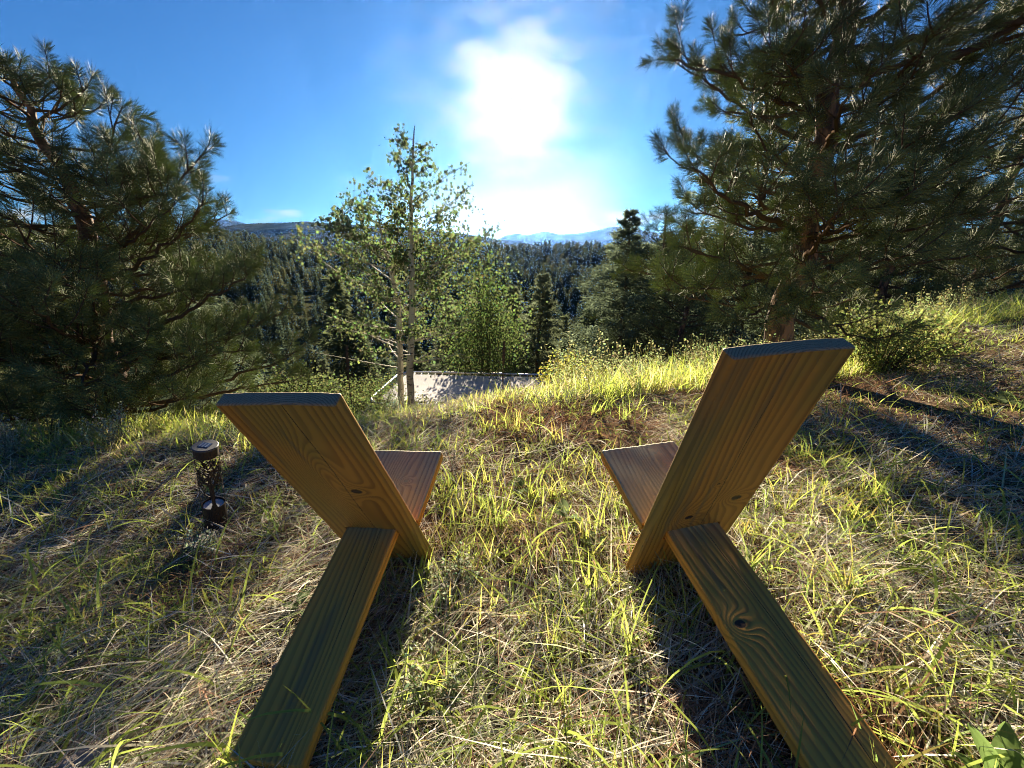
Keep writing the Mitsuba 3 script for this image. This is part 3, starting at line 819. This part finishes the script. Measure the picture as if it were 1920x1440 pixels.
def shrub(name, label, x, y, R, hgt, n_stem, leaf, per, tint, seed, cat='shrub', group=None, aspect=0.8, z=None, t0=0.15):
    r = np.random.default_rng(seed)
    k = thing(name, label, cat, group)
    z0 = float(H(x, y)) - 0.02 if z is None else z
    sm, L, N = MB(), [], []
    for i in range(n_stem):
        az = r.random() * 2 * PI
        rr = R * math.sqrt(r.random())
        p0 = np.array([x + 0.25 * rr * math.cos(az), y + 0.25 * rr * math.sin(az), z0])
        p2 = np.array([x + rr * math.cos(az), y + rr * math.sin(az), z0 + hgt * (1 - 0.45 * (rr / R) ** 2) * (0.65 + 0.45 * r.random())])
        c = bez(p0, (p0 + p2) / 2 + np.array([0, 0, 0.12 * hgt]), p2, 7)
        sm.tube(c, np.linspace(0.006, 0.002, 7), 4)
        m = per
        t = t0 + (1 - t0) * r.random(m)
        q = np.stack([np.interp(t, np.linspace(0, 1, 7), c[:, a]) for a in range(3)], 1)
        L.append(q + r.normal(size=(m, 3)) * (0.06 * hgt + 0.02))
        N.append(rand_dirs(m, r) + np.array([0, 0, 0.5]))
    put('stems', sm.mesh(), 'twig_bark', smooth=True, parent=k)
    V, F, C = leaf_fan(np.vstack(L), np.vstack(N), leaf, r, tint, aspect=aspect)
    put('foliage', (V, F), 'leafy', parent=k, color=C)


shrub('young_tree', 'rounded leafy young tree against the right side of the white stemmed aspen', -0.62, 9.0, 0.88, 3.75, 90, 0.050, 115, (0.084, 0.122, 0.040), 50, cat='tree', t0=0.42)
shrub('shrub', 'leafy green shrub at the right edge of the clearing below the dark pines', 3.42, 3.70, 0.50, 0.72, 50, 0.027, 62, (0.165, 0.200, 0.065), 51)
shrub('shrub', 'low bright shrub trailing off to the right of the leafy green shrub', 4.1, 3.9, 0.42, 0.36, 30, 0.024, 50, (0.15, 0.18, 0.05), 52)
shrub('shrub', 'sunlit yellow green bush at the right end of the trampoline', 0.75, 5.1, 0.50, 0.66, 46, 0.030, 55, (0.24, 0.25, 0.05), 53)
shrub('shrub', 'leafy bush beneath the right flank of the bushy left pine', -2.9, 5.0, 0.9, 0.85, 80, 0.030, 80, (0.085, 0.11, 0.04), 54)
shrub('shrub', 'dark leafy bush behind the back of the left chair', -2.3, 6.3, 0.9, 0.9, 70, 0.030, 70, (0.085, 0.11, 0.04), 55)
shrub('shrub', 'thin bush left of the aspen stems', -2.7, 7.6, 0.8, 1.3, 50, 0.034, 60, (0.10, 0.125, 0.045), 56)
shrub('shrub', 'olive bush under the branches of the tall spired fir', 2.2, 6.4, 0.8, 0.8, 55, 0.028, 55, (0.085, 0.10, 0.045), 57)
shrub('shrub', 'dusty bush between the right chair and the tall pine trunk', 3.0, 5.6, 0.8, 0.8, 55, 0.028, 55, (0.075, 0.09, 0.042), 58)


def sage(name, label, x, y, hgt, n, seed, tint=(0.30, 0.34, 0.27), rad=0.16):
    r = np.random.default_rng(seed)
    k = thing(name, label, 'plant')
    z0 = float(H(x, y))
    sm, L, N = MB(), [], []
    for i in range(n):
        az = r.random() * 2 * PI
        p2 = np.array([x + rad * math.cos(az) * r.random(), y + rad * math.sin(az) * r.random(), z0 + hgt * (0.5 + 0.5 * r.random())])
        p0 = np.array([x, y, z0 - 0.01]) + r.normal(size=3) * np.array([0.03, 0.03, 0])
        c = bez(p0, (p0 + p2) / 2 + r.normal(size=3) * 0.02, p2, 6)
        sm.tube(c, np.linspace(0.003, 0.0015, 6), 4, )
        m = 55
        t = 0.2 + 0.8 * r.random(m)
        q = np.stack([np.interp(t, np.linspace(0, 1, 6), c[:, a]) for a in range(3)], 1)
        L.append(q + r.normal(size=(m, 3)) * 0.012)
        N.append(rand_dirs(m, r))
    v, f = sm.mesh()
    put('stems', (v, f), 'strawy', parent=k, color=np.tile([0.22, 0.2, 0.13], (len(v), 1)))
    V, F, C = leaf_fan(np.vstack(L), np.vstack(N), 0.013, r, tint, jitter=0.25, aspect=0.45)
    put('foliage', (V, F), 'leafy', parent=k, color=C)


sage('sage_plant', 'pale silver sage plant at the far left edge of the clearing', -3.35, 2.45, 0.34, 26, 61, (0.46, 0.50, 0.40))
sage('sage_plant', 'silver sage stalks right of the pale plant under the left pine', -2.75, 2.55, 0.30, 16, 62, (0.42, 0.46, 0.36))
sage('sage_plant', 'feathery grey green weed at the foot of the lantern', -1.22, 1.33, 0.12, 12, 63, rad=0.09)
sage('sage_plant', 'feathery grey green weed at the right foot of the left chair back', -0.20, 1.10, 0.08, 9, 64, (0.20, 0.24, 0.15), rad=0.13)
sage('sage_plant', 'feathery grey weed beside the tail board of the left chair', -0.22, 0.72, 0.09, 9, 65, (0.20, 0.24, 0.15), rad=0.14)
sage('sage_plant', 'grey green weed clump at the brow of the slope before the right chair', 1.15, 3.7, 0.34, 22, 66, (0.2, 0.24, 0.14), rad=0.2)
sage('sage_plant', 'grey weed clump at the brow of the slope by the aspen stems', -1.0, 3.2, 0.22, 22, 67, (0.2, 0.24, 0.16), rad=0.25)


def stalk(label, x, y, z0, z1, seed, lean):
    r = np.random.default_rng(seed)
    k = thing('dead_stalk', label, 'plant')
    m = MB()
    P = bez(np.array([x, y, z0]), np.array([x, y, (z0 + z1) / 2]), np.array([x + lean, y, z1]), 9)
    m.tube(P, 0.006, 6)
    put('stem', m.mesh(), 'twig_bark', smooth=True, parent=k)
    h = MB()
    hgt = z1 - z0
    Q = P[5:]
    h.tube(Q, [0.010, 0.014, 0.013, 0.008], 8)
    for i in range(130):
        t = 0.6 + 0.4 * r.random()
        c = np.array([np.interp(t, np.linspace(0, 1, 9), P[:, a]) for a in range(3)])
        d = rand_dirs(1, r)[0] * np.array([1, 1, 0.4])
        h.tube(np.stack([c, c + unit(d) * 0.019]), [0.005, 0.003], 4)
    put('seed_head', h.mesh(), 'twig_bark', parent=k)


stalk('dead brown flower stalk right of the trampoline middle, in front of the fir', -0.10, 4.2, -0.50, 0.11, 71, 0.02)
stalk('dead brown flower stalk rising left of the aspen stems', -1.76, 4.2, -0.60, 0.06, 72, 0.03)


def broad_leaf(P0, D, up, length, width, nx=7, ny=4, fold=0.25, droop=0.2, ruffle=0.03, r=None):
    """One broad leaf: a curved blade with a wavy edge and thickness left to the thin material."""
    D = unit(D)
    side = unit(np.cross(D, up))
    nrm = np.cross(side, D)
    t = np.linspace(0, 1, nx)
    s = np.linspace(-1, 1, 2 * ny + 1)
    w = width * 0.5 * np.sin(PI * np.clip(t, 0.02, 0.985)) ** 0.65 * (1 - 0.15 * t)
    V = []
    for i in range(nx):
        c = P0 + D * length * t[i] - nrm * droop * length * t[i] ** 2
        for q in s:
            V.append(c + side * w[i] * q + nrm * (fold * abs(q) * w[i] + (r.normal() * ruffle * length * 0.3 if abs(q) > 0.9 else 0)))
    k = len(s)
    i, j = np.meshgrid(np.arange(nx - 1), np.arange(k - 1), indexing='ij')
    a = (i * k + j).ravel()
    return np.array(V), np.concatenate([np.stack([a, a + 1, a + k + 1], 1), np.stack([a, a + k + 1, a + k], 1)])


def rosette(name, label, x, y, leaves, seed, tint, z=None):
    r = np.random.default_rng(seed)
    k = thing(name, label, 'plant')
    z0 = float(H(x, y)) + 0.005 if z is None else z
    for az, tilt, ln, wd in leaves:
        d = np.array([math.cos(az) * math.cos(tilt), math.sin(az) * math.cos(tilt), math.sin(tilt)])
        up = np.array([-math.cos(az) * math.sin(tilt), -math.sin(az) * math.sin(tilt), math.cos(tilt)])
        v, f = broad_leaf(np.array([x, y, z0]) + d * 0.01, d, up, ln, wd, 11, 5, 0.18, 0.25, 0.05, r)
        c = np.asarray(tint) * (0.85 + 0.3 * r.random()) * (0.92 + 0.16 * r.random((len(v), 1)))
        put('leaf', (v, f), 'leafy', smooth=True, parent=k, color=c)


rosette('mullein_plant', 'fuzzy broad leaved weed in the near right corner', 0.90, 0.470,
        [(-2.2, 1.1, 0.13, 0.125), (1.9, 1.15, 0.11, 0.05), (0.9, 1.0, 0.12, 0.05), (2.6, 0.9, 0.09, 0.045), (-0.4, 0.55, 0.12, 0.07), (0.2, 0.6, 0.12, 0.07), (-1.8, 0.35, 0.12, 0.07)], 81, (0.13, 0.20, 0.06))
for i, (x, y, s, lab) in enumerate([
    (0.05, 1.62, 1.0, 'round leaved green weed in the grass midway between the chairs'),
    (0.22, 1.38, 1.1, 'grey broad leaved weed lying flat left of the right chair seat'),
    (0.30, 1.22, 0.8, 'small weed rosette just left of the right chair foot'),
    (-0.17, 0.72, 0.8, 'weed with two pale round leaves beside the left tail board'),
    (-0.66, 1.0, 0.8, 'small weed with paired leaves left of the left tail board'),
    (2.6, 1.75, 2.0, 'large dark leaved weed in the shade at the right edge'),
    (3.1, 2.4, 2.2, 'large broad leaved weed on the right bank')]):
    r = np.random.default_rng(90 + i)
    rosette('broadleaf_weed', lab, x, y, [(r.random() * 6.28, 0.25 + 0.6 * r.random(), s * (0.045 + 0.025 * r.random()), s * (0.028 + 0.015 * r.random())) for _ in range(7)], 90 + i, (0.14, 0.19, 0.09))

# ------------------------------------------------------------------ trampoline
scene['mat_fabric'] = {'type': 'twosided', 'bsdf': {'type': 'principled', 'base_color': proc(lambda p, n, uv: mix((0.38, 0.375, 0.385), (0.27, 0.265, 0.275), fbm(p.x * 2, p.y * 2, 0, 3))), 'roughness': 0.9, 'specular': 0.1}}
scene['steel'] = {'type': 'twosided', 'bsdf': {'type': 'principled', 'base_color': rgb((0.55, 0.56, 0.58)), 'roughness': 0.3, 'metallic': 0.9}}


def trampoline():
    k = thing('trampoline', 'grey matted trampoline with a steel frame on the slope behind the aspen', 'trampoline')
    cx, cy, cz, yaw = -0.50, 7.5, -1.56, math.radians(-4)
    hx, hy, rc = 2.0, 0.95, 0.32
    Rm = np.array([[math.cos(yaw), -math.sin(yaw), 0], [math.sin(yaw), math.cos(yaw), 0], [0, 0, 1]])
    w = lambda v: np.asarray(v) @ Rm.T + np.array([cx, cy, cz])

    def outline(off):
        g = sbox(-hx + rc, -hy + rc, hx - rc, hy - rc).buffer(rc - off, quad_segs=8)
        return np.array(g.exterior.coords)[:-1][::-1], g
    o, _ = outline(0)
    P = np.vstack([o, o[:2]])
    m = MB()
    m.tube(w(np.column_stack([P, np.zeros(len(P))])), 0.024, 8)
    put('frame', m.mesh(), 'steel', smooth=True, parent=k)
    _, g = outline(0.17)
    q = trimesh.creation.extrude_polygon(g, 0.006, engine='earcut').subdivide_to_size(0.25)
    v = np.array(q.vertices)
    d = np.minimum(1, np.minimum(hx - 0.17 - np.abs(v[:, 0]), hy - 0.17 - np.abs(v[:, 1])) / 0.6)
    v[:, 2] -= 0.03 * np.clip(d, 0, 1) + 0.005
    put('mat', trimesh.Trimesh(w(v), q.faces, process=False), 'mat_fabric', smooth=30, parent=k)
    ring = LineString(np.vstack([o, o[:1]]))
    inner = LineString(np.array(g.exterior.coords))
    n = 74
    for i in range(n):
        a = ring.interpolate((i + 0.5) / n, normalized=True)
        b = inner.interpolate(inner.project(a))
        s = MB()
        A, B = np.array([a.x, a.y, 0.0]), np.array([b.x, b.y, -0.004])
        t = np.linspace(0, 1, 8)[:, None]
        s.tube(w(A + (B - A) * t), np.array([0.003, 0.009, 0.010, 0.009, 0.010, 0.009, 0.008, 0.003]), 5)
        put('spring', s.mesh(), 'steel', parent=k)
    for sx in (-1, 1):
        for sy in (-1, 1):
            s = MB()
            tp = np.array([sx * (hx - 0.35), sy * hy, -0.02])
            gnd = w(tp)
            zf = float(H(gnd[0], gnd[1])) - cz - 0.03
            s.tube(w(np.array([tp, [tp[0], tp[1], zf + 0.05], [tp[0], tp[1], zf]])), 0.019, 8)
            put('leg', s.mesh(), 'steel', smooth=True, parent=k)


trampoline()

# ------------------------------------------------------------------ grass and thatch
def strips(P, az, lean, L, w, bend, segs, r, c0, c1, twist=1.0):
    """Curved tapering blades: base P, azimuth az, lean from upright (radians), bend adds to the lean along the blade."""
    m = len(P)
    dz = np.stack([np.cos(az), np.sin(az)], 1)
    pts = [P]
    for s in range(segs):
        a = lean + bend * (s + 0.5) / segs
        st = (L / segs)[:, None] * np.column_stack([dz * np.sin(a)[:, None], np.cos(a)])
        pts.append(pts[-1] + st)
    sd = np.column_stack([-dz[:, 1], dz[:, 0], np.zeros(m)])
    tw = r.normal(size=(m, 1)) * 0.5 * twist
    sd = unit(sd * np.cos(tw) + np.column_stack([dz, np.zeros(m)]) * np.sin(tw) + np.array([0, 0, 0.25]) * r.normal(size=(m, 1)))
    V, C = [], []
    for s in range(segs):
        ww = w * (1.0 if s == 0 else 1.0 - 0.6 * (s / segs) ** 1.5) * 0.5
        V += [pts[s] - sd * ww[:, None], pts[s] + sd * ww[:, None]]
        cc = c0 + (c1 - c0) * (s / segs)
        C += [cc, cc]
    V.append(pts[-1])
    C.append(c1)
    k = 2 * segs + 1
    V = np.stack(V, 1).reshape(-1, 3)
    C = np.stack(C, 1).reshape(-1, 3)
    F = []
    for s in range(segs - 1):
        F += [[2 * s, 2 * s + 1, 2 * s + 3], [2 * s, 2 * s + 3, 2 * s + 2]]
    F.append([2 * segs - 2, 2 * segs - 1, 2 * segs])
    F = (np.arange(m)[:, None, None] * k + np.array(F)[None]).reshape(-1, 3)
    return V, F, np.clip(C, 0.004, 0.9)


def scatter(n, y0, y1, r, power=1.0, margin=1.12):
    """Points over the part of the clearing in view, denser towards the viewer's end."""
    y = y0 + (y1 - y0) * r.random(n) ** power
    half = 1.30 * (0.948 * y + 0.36) * margin + 0.12
    return (2 * r.random(n) - 1) * half, y


CH = [((-0.60, 0.585), (-0.465, 1.10)), ((0.65, 0.42), (0.535, 1.03))]


def bare(x, y):
    """Soil shows through here and there."""
    p = np.stack([x, y, x * 0], -1)
    return meshkit.fbm(p * 1.1 + 2.3, 3, seed=12)


def thatch():
    r = np.random.default_rng(201)
    n = 112000
    x, y = scatter(n, 0.30, 4.6, r, 1.3)
    z = H(x, y)
    b = bare(x, y)
    keep = r.random(n) < np.clip(1.6 - 5.0 * (b - 0.44), 0.22, 1)
    keep &= ~((np.hypot((x - 3.0) / 1.0, (y - 2.35) / 0.45) < 1) & (r.random(n) < 0.75))
    x, y, z = x[keep], y[keep], z[keep]
    n = len(x)
    flow = 0.55 + 1.4 * (meshkit.fbm(np.stack([x, y, x * 0], -1) * 0.8, 2, seed=6) - 0.5) * 3
    az = np.where(r.random(n) < 0.5, flow + r.normal(size=n) * 0.45, r.random(n) * 2 * PI)
    L = 0.05 + 0.22 * r.random(n) ** 1.5
    lean = np.radians(52 + 40 * r.random(n) ** 0.7)
    bend = np.radians(5 + 35 * r.random(n))
    w = (0.0020 + 0.0045 * r.random(n) ** 2.2) * np.clip(0.7 + y * 0.22, 0.8, 2)
    P = np.column_stack([x, y, z - 0.004 + 0.012 * r.random(n)])
    pal = np.array([[0.57, 0.53, 0.42], [0.44, 0.37, 0.28], [0.24, 0.15, 0.105], [0.70, 0.69, 0.61], [0.40, 0.44, 0.25], [0.28, 0.36, 0.14]])
    c = pal[r.choice(6, n, p=[0.25, 0.20, 0.17, 0.16, 0.12, 0.10])] * (0.55 + 0.75 * r.random((n, 1)))
    red = np.clip((meshkit.fbm(np.stack([x, y, x * 0], -1) * 1.7 + 11, 3, seed=44) - 0.55) * 7, 0, 1)[:, None] * (r.random((n, 1)) < 0.75)
    c = c * (1 - red) + np.array([0.30, 0.17, 0.10]) * (0.5 + 0.9 * r.random((n, 1))) * red
    V, F, C = strips(P, az, lean, L, w, bend, 2, r, c, c * 1.05, 1.2)
    put('dry_thatch', (V, F), 'strawy', color=C, kind='stuff', label='mat of dry straw and cut grass lying over the clearing')


def grass():
    r = np.random.default_rng(202)
    # tufts of fresh blades
    nt = 4300
    tx, ty = scatter(nt, 0.32, 4.8, r, 1.2)
    d = meshkit.fbm(np.stack([tx, ty, tx * 0], -1) * 1.5 + 7, 3, seed=31)
    ok = r.random(nt) < np.clip((d - 0.36) * 3.6, 0.05, 1)
    shade_r = (tx > 2.2) & (ty > 1.4) & (ty < 3.2)
    ok &= ~(shade_r & (r.random(nt) < 0.6))
    tx, ty = tx[ok], ty[ok]
    per = r.integers(3, 12, len(tx))
    idx = np.repeat(np.arange(len(tx)), per)
    n = len(idx)
    sp = 0.012 + 0.02 * r.random(len(tx))
    x = tx[idx] + r.normal(size=n) * sp[idx]
    y = ty[idx] + r.normal(size=n) * sp[idx]
    hs = (0.04 + 0.095 * r.random(len(tx)) ** 1.6)[idx]
    L = hs * (0.6 + 0.9 * r.random(n))
    az = r.random(n) * 2 * PI
    lean = np.radians(5 + 38 * r.random(n) ** 1.3)
    bend = np.radians(10 + 75 * r.random(n) ** 1.5)
    w = (0.0038 + 0.0045 * r.random(len(tx)) ** 2)[idx] * (0.7 + 0.5 * r.random(n)) * np.clip(0.75 + ty[idx] * 0.12, 0.8, 1.4)
    P = np.column_stack([x, y, H(x, y) - 0.006])
    g = np.array([[0.37, 0.45, 0.09], [0.30, 0.40, 0.09], [0.46, 0.46, 0.12], [0.20, 0.30, 0.08]])[r.choice(4, len(tx), p=[0.4, 0.25, 0.2, 0.15])][idx] * (0.75 + 0.5 * r.random((n, 1)))
    tipc = np.where(r.random((n, 1)) < 0.22, np.array([[0.42, 0.31, 0.10]]), g * 1.1)
    A = strips(P, az, lean, L, w, bend, 4, r, g * 0.85, tipc)
    # a thin lawn of finer, lower blades
    n2 = 36000
    x, y = scatter(n2, 0.32, 5.0, r, 1.15)
    d = meshkit.fbm(np.stack([x, y, x * 0], -1) * 1.5 + 7, 3, seed=31)
    ok = r.random(n2) < np.clip((d - 0.33) * 3.5, 0.05, 1)
    x, y = x[ok], y[ok]
    n2 = len(x)
    P = np.column_stack([x, y, H(x, y) - 0.004])
    c = np.array([0.30, 0.42, 0.10]) * (0.6 + 0.7 * r.random((n2, 1))) + np.array([0.10, 0.05, 0.0]) * (r.random((n2, 1)) < 0.3)
    B = strips(P, r.random(n2) * 2 * PI, np.radians(15 + 50 * r.random(n2)), 0.025 + 0.06 * r.random(n2), (0.0016 + 0.0014 * r.random(n2)) * np.clip(0.6 + y * 0.25, 0.8, 1.8), np.radians(60 * r.random(n2)), 2, r, c, c * 1.1)
    # long limp blades lying over
    n3 = 1700
    x, y = scatter(n3, 0.32, 3.8, r, 1.3)
    P = np.column_stack([x, y, H(x, y)])
    c = np.array([[0.28, 0.35, 0.08]]) * (0.6 + 0.8 * r.random((n3, 1)))
    Cc = strips(P, r.random(n3) * 2 * PI, np.radians(20 + 40 * r.random(n3)), 0.14 + 0.16 * r.random(n3), 0.004 + 0.005 * r.random(n3), np.radians(40 + 60 * r.random(n3)), 5, r, c, c * 1.1)
    # taller growth along the brow of the slope
    n4 = 42000
    x = -6.5 + 15 * r.random(n4)
    e = np.interp(x, _fx, _fy)
    y = e - 0.35 + np.abs(r.normal(size=n4)) * 1.3
    d = meshkit.fbm(np.stack([x, y, x * 0], -1) * 1.2 + 1, 3, seed=77)
    ok = (r.random(n4) < np.clip((d - 0.25) * 3, 0.1, 1)) & (np.abs(x) < 1.35 * (0.948 * y + 0.36))
    x, y = x[ok], y[ok]
    n4 = len(x)
    P = np.column_stack([x, y, H(x, y) - 0.01])
    hh = (0.10 + 0.29 * r.random(n4) ** 1.7) * np.interp(x, [-2.6, -1.7, -1.2, 0.1, 0.7, 1.4], [0.75, 0.5, 0.32, 0.32, 0.8, 1.0])
    g = np.array([[0.36, 0.45, 0.08], [0.44, 0.46, 0.11], [0.33, 0.40, 0.20], [0.56, 0.48, 0.25]])[r.choice(4, n4, p=[0.36, 0.24, 0.22, 0.18])] * (0.65 + 0.6 * r.random((n4, 1)))
    Dd = strips(P, r.random(n4) * 2 * PI, np.radians(3 + 28 * r.random(n4)), hh, 0.0045 + 0.004 * r.random(n4), np.radians(15 + 60 * r.random(n4)), 3, r, g, g * 1.15)
    out = MB()
    for q in (A, B, Cc):
        out.add(*q)
    put('grass', out.mesh(), 'leafy', color=out.col(), kind='stuff', label='fresh green grass sprouting in tufts through the dry thatch')
    put('tall_grass', Dd[:2], 'leafy', color=Dd[2], kind='stuff', label='taller grass and weeds along the brow of the slope')
    # flowering forbs of the brow: thin stems with specks of leaf
    m = MB()
    Ls, Ns = [], []
    for i in range(640):
        xx = 0.35 + 5.6 * r.random()
        yy = np.interp(xx, _fx, _fy) - 0.15 + abs(r.normal()) * 0.9
        zz = float(H(xx, yy))
        hgt = 0.18 + 0.32 * r.random()
        tip = np.array([xx + r.normal() * 0.06, yy + r.normal() * 0.06, zz + hgt])
        c = bez(np.array([xx, yy, zz]), np.array([xx, yy, zz + hgt * 0.6]), tip, 5)
        m.tube(c, np.linspace(0.0022, 0.0012, 5), 3)
        q = 26
        t = 0.25 + 0.75 * r.random(q)
        Ls.append(np.stack([np.interp(t, np.linspace(0, 1, 5), c[:, a]) for a in range(3)], 1) + r.normal(size=(q, 3)) * 0.022)
        Ns.append(rand_dirs(q, r))
    v, f = m.mesh()
    LV, LF, LC = leaf_fan(np.vstack(Ls), np.vstack(Ns), 0.018, r, (0.22, 0.25, 0.12), jitter=0.4, aspect=0.55)
    o = MB()
    o.add(v, f, (0.2, 0.19, 0.08))
    o.add(LV, LF)
    put('weeds', o.mesh(), 'leafy', color=np.vstack([np.tile([0.2, 0.19, 0.08], (len(v), 1)), LC]), kind='stuff', label='wiry flowering weeds growing on the brow of the slope')


thatch()
grass()


# ------------------------------------------------------------------ litter: sticks, bark and stones
scene['dead_wood'] = {'type': 'twosided', 'bsdf': {'type': 'bumpmap', 'arbitrary': proc(lambda p, n, uv: 0.006 * fbm(p.x * 70, p.y * 160, p.z * 80, 3), eps=0.001), 'scale': 1.0,
                      'bsdf': {'type': 'principled', 'base_color': proc(lambda p, n, uv: mix((0.11, 0.075, 0.055), (0.33, 0.28, 0.23), fbm(p.x * 40, p.y * 90, p.z * 60, 3))), 'roughness': 0.9}}}


def stick(label, x, y, az, L, rad, seed, lift=0.03):
    r = np.random.default_rng(seed)
    k = thing('stick', label, 'stick')
    m = MB()
    t = np.linspace(-0.5, 0.5, 9)
    X, Y = x + np.cos(az) * t * L, y + np.sin(az) * t * L
    P = np.column_stack([X + r.normal(size=9) * 0.003, Y + r.normal(size=9) * 0.003, H(X, Y) + rad + 0.008 + lift * np.abs(t + 0.5)])
    m.tube(P, rad * (0.75 + 0.35 * r.random(9)), 7, cap=True)
    scene[k] = mikit.ply(m.mesh(), 'dead_wood', smooth=40)


stick('short grey stick lying beyond the right chair back', 1.02, 1.50, 0.9, 0.14, 0.007, 301, 0.06)
stick('pale peeled stick right beside the right chair back', 0.78, 1.38, 1.45, 0.12, 0.009, 302, 0.05)
stick('long thin dry stalk lying in the near right grass', 1.00, 0.82, 2.45, 0.42, 0.003, 303)
stick('thin dry stalk lying in the grass between the tail boards', 0.06, 0.80, 1.35, 0.26, 0.004, 304)
stick('thin straw pale stalk on the shaded ground left of the lantern', -1.75, 1.75, 0.9, 0.22, 0.004, 305, 0.1)
stick('straw pale stalk nearer the left edge than the one by the lantern', -2.15, 1.85, 1.1, 0.30, 0.004, 306, 0.1)


def chip(label, x, y, az, L, w, seed):
    r = np.random.default_rng(seed)
    k = thing('bark_chunk', label, 'bark')
    n, s = 12, 7
    t = np.linspace(-1, 1, n)
    V = []
    for i in range(n):
        ww = w * (1 - abs(t[i]) ** 3) * (0.7 + 0.5 * r.random()) + 0.004
        for j in range(s):
            a = j * 2 * PI / s
            V.append([t[i] * L / 2, ww / 2 * math.cos(a), 0.010 + (0.013 + 0.008 * r.random()) * math.sin(a)])
    V = np.array(V)
    ca, sa = math.cos(az), math.sin(az)
    X, Y = V[:, 0] * ca - V[:, 1] * sa + x, V[:, 0] * sa + V[:, 1] * ca + y
    V = np.column_stack([X, Y, V[:, 2] + H(X, Y) + 0.004])
    F = []
    for i in range(n - 1):
        for j in range(s):
            a, b = i * s + j, i * s + (j + 1) % s
            F += [[a, b, b + s], [a, b + s, a + s]]
    for e in (0, (n - 1) * s):
        F += [[e, e + j, e + j + 1] for j in range(1, s - 1)]
    scene[k] = mikit.ply((V, F), 'dead_wood', smooth=30)


chip('weathered grey bark chunk in the near left corner', -0.95, 0.62, 0.5, 0.17, 0.05, 311)
chip('brown rotten bark chunk left of the left tail board', -0.58, 0.86, 0.75, 0.18, 0.06, 312)
chip('pale flat wood sliver in the grass right of the right chair', 1.22, 1.27, 2.5, 0.15, 0.03, 313)
chip('thin bark scrap between the tail boards', -0.02, 0.68, 0.2, 0.06, 0.02, 314)
chip('dark bark lump in the shade at the right edge', 2.0, 1.25, 1.9, 0.14, 0.06, 315)

scene['stone'] = {'type': 'twosided', 'bsdf': {'type': 'diffuse', 'reflectance': proc(lambda p, n, uv: mix((0.20, 0.145, 0.12), (0.36, 0.28, 0.24), fbm(p.x * 60, p.y * 60, p.z * 60, 3)))}}


def stone(label, x, y, size, seed):
    m = trimesh.creation.icosphere(3, 1.0)
    v = np.array(m.vertices)
    v = v * (0.7 + 0.6 * meshkit.fbm(v * 1.3 + seed, 3, seed=seed))[:, None] * np.array([1.2, 0.9, 0.6]) * size
    k = thing('stone', label, 'stone')
    scene[k] = mikit.ply((v + np.array([x, y, float(H(x, y)) + 0.25 * size]), m.faces), 'stone', smooth=40)


stone('pinkish stone half buried in the near right thatch', 1.02, 0.72, 0.026, 321)
stone('small pink stone in the trodden earth at the right', 1.62, 1.45, 0.022, 322)
stone('small grey stone in the grass by the right tail board', 0.86, 0.95, 0.018, 323)

# ------------------------------------------------------------------ haze
labels['haze'] = {'label': 'thin bluish air haze over the valley', 'kind': 'stuff'}
scene['haze'] = {'type': 'cube', 'to_world': T().translate([0, 0, 165.0]).scale([13000, 13000, 265.0]), 'bsdf': {'type': 'null'}, 'interior': {'type': 'ref', 'id': 'haze_air'}}
n_tri = sum(len(meshkit.WRITTEN[d['filename']][1]) for d in scene.values() if d.get('type') == 'ply')
print('triangles', n_tri, 'entries', len(scene))
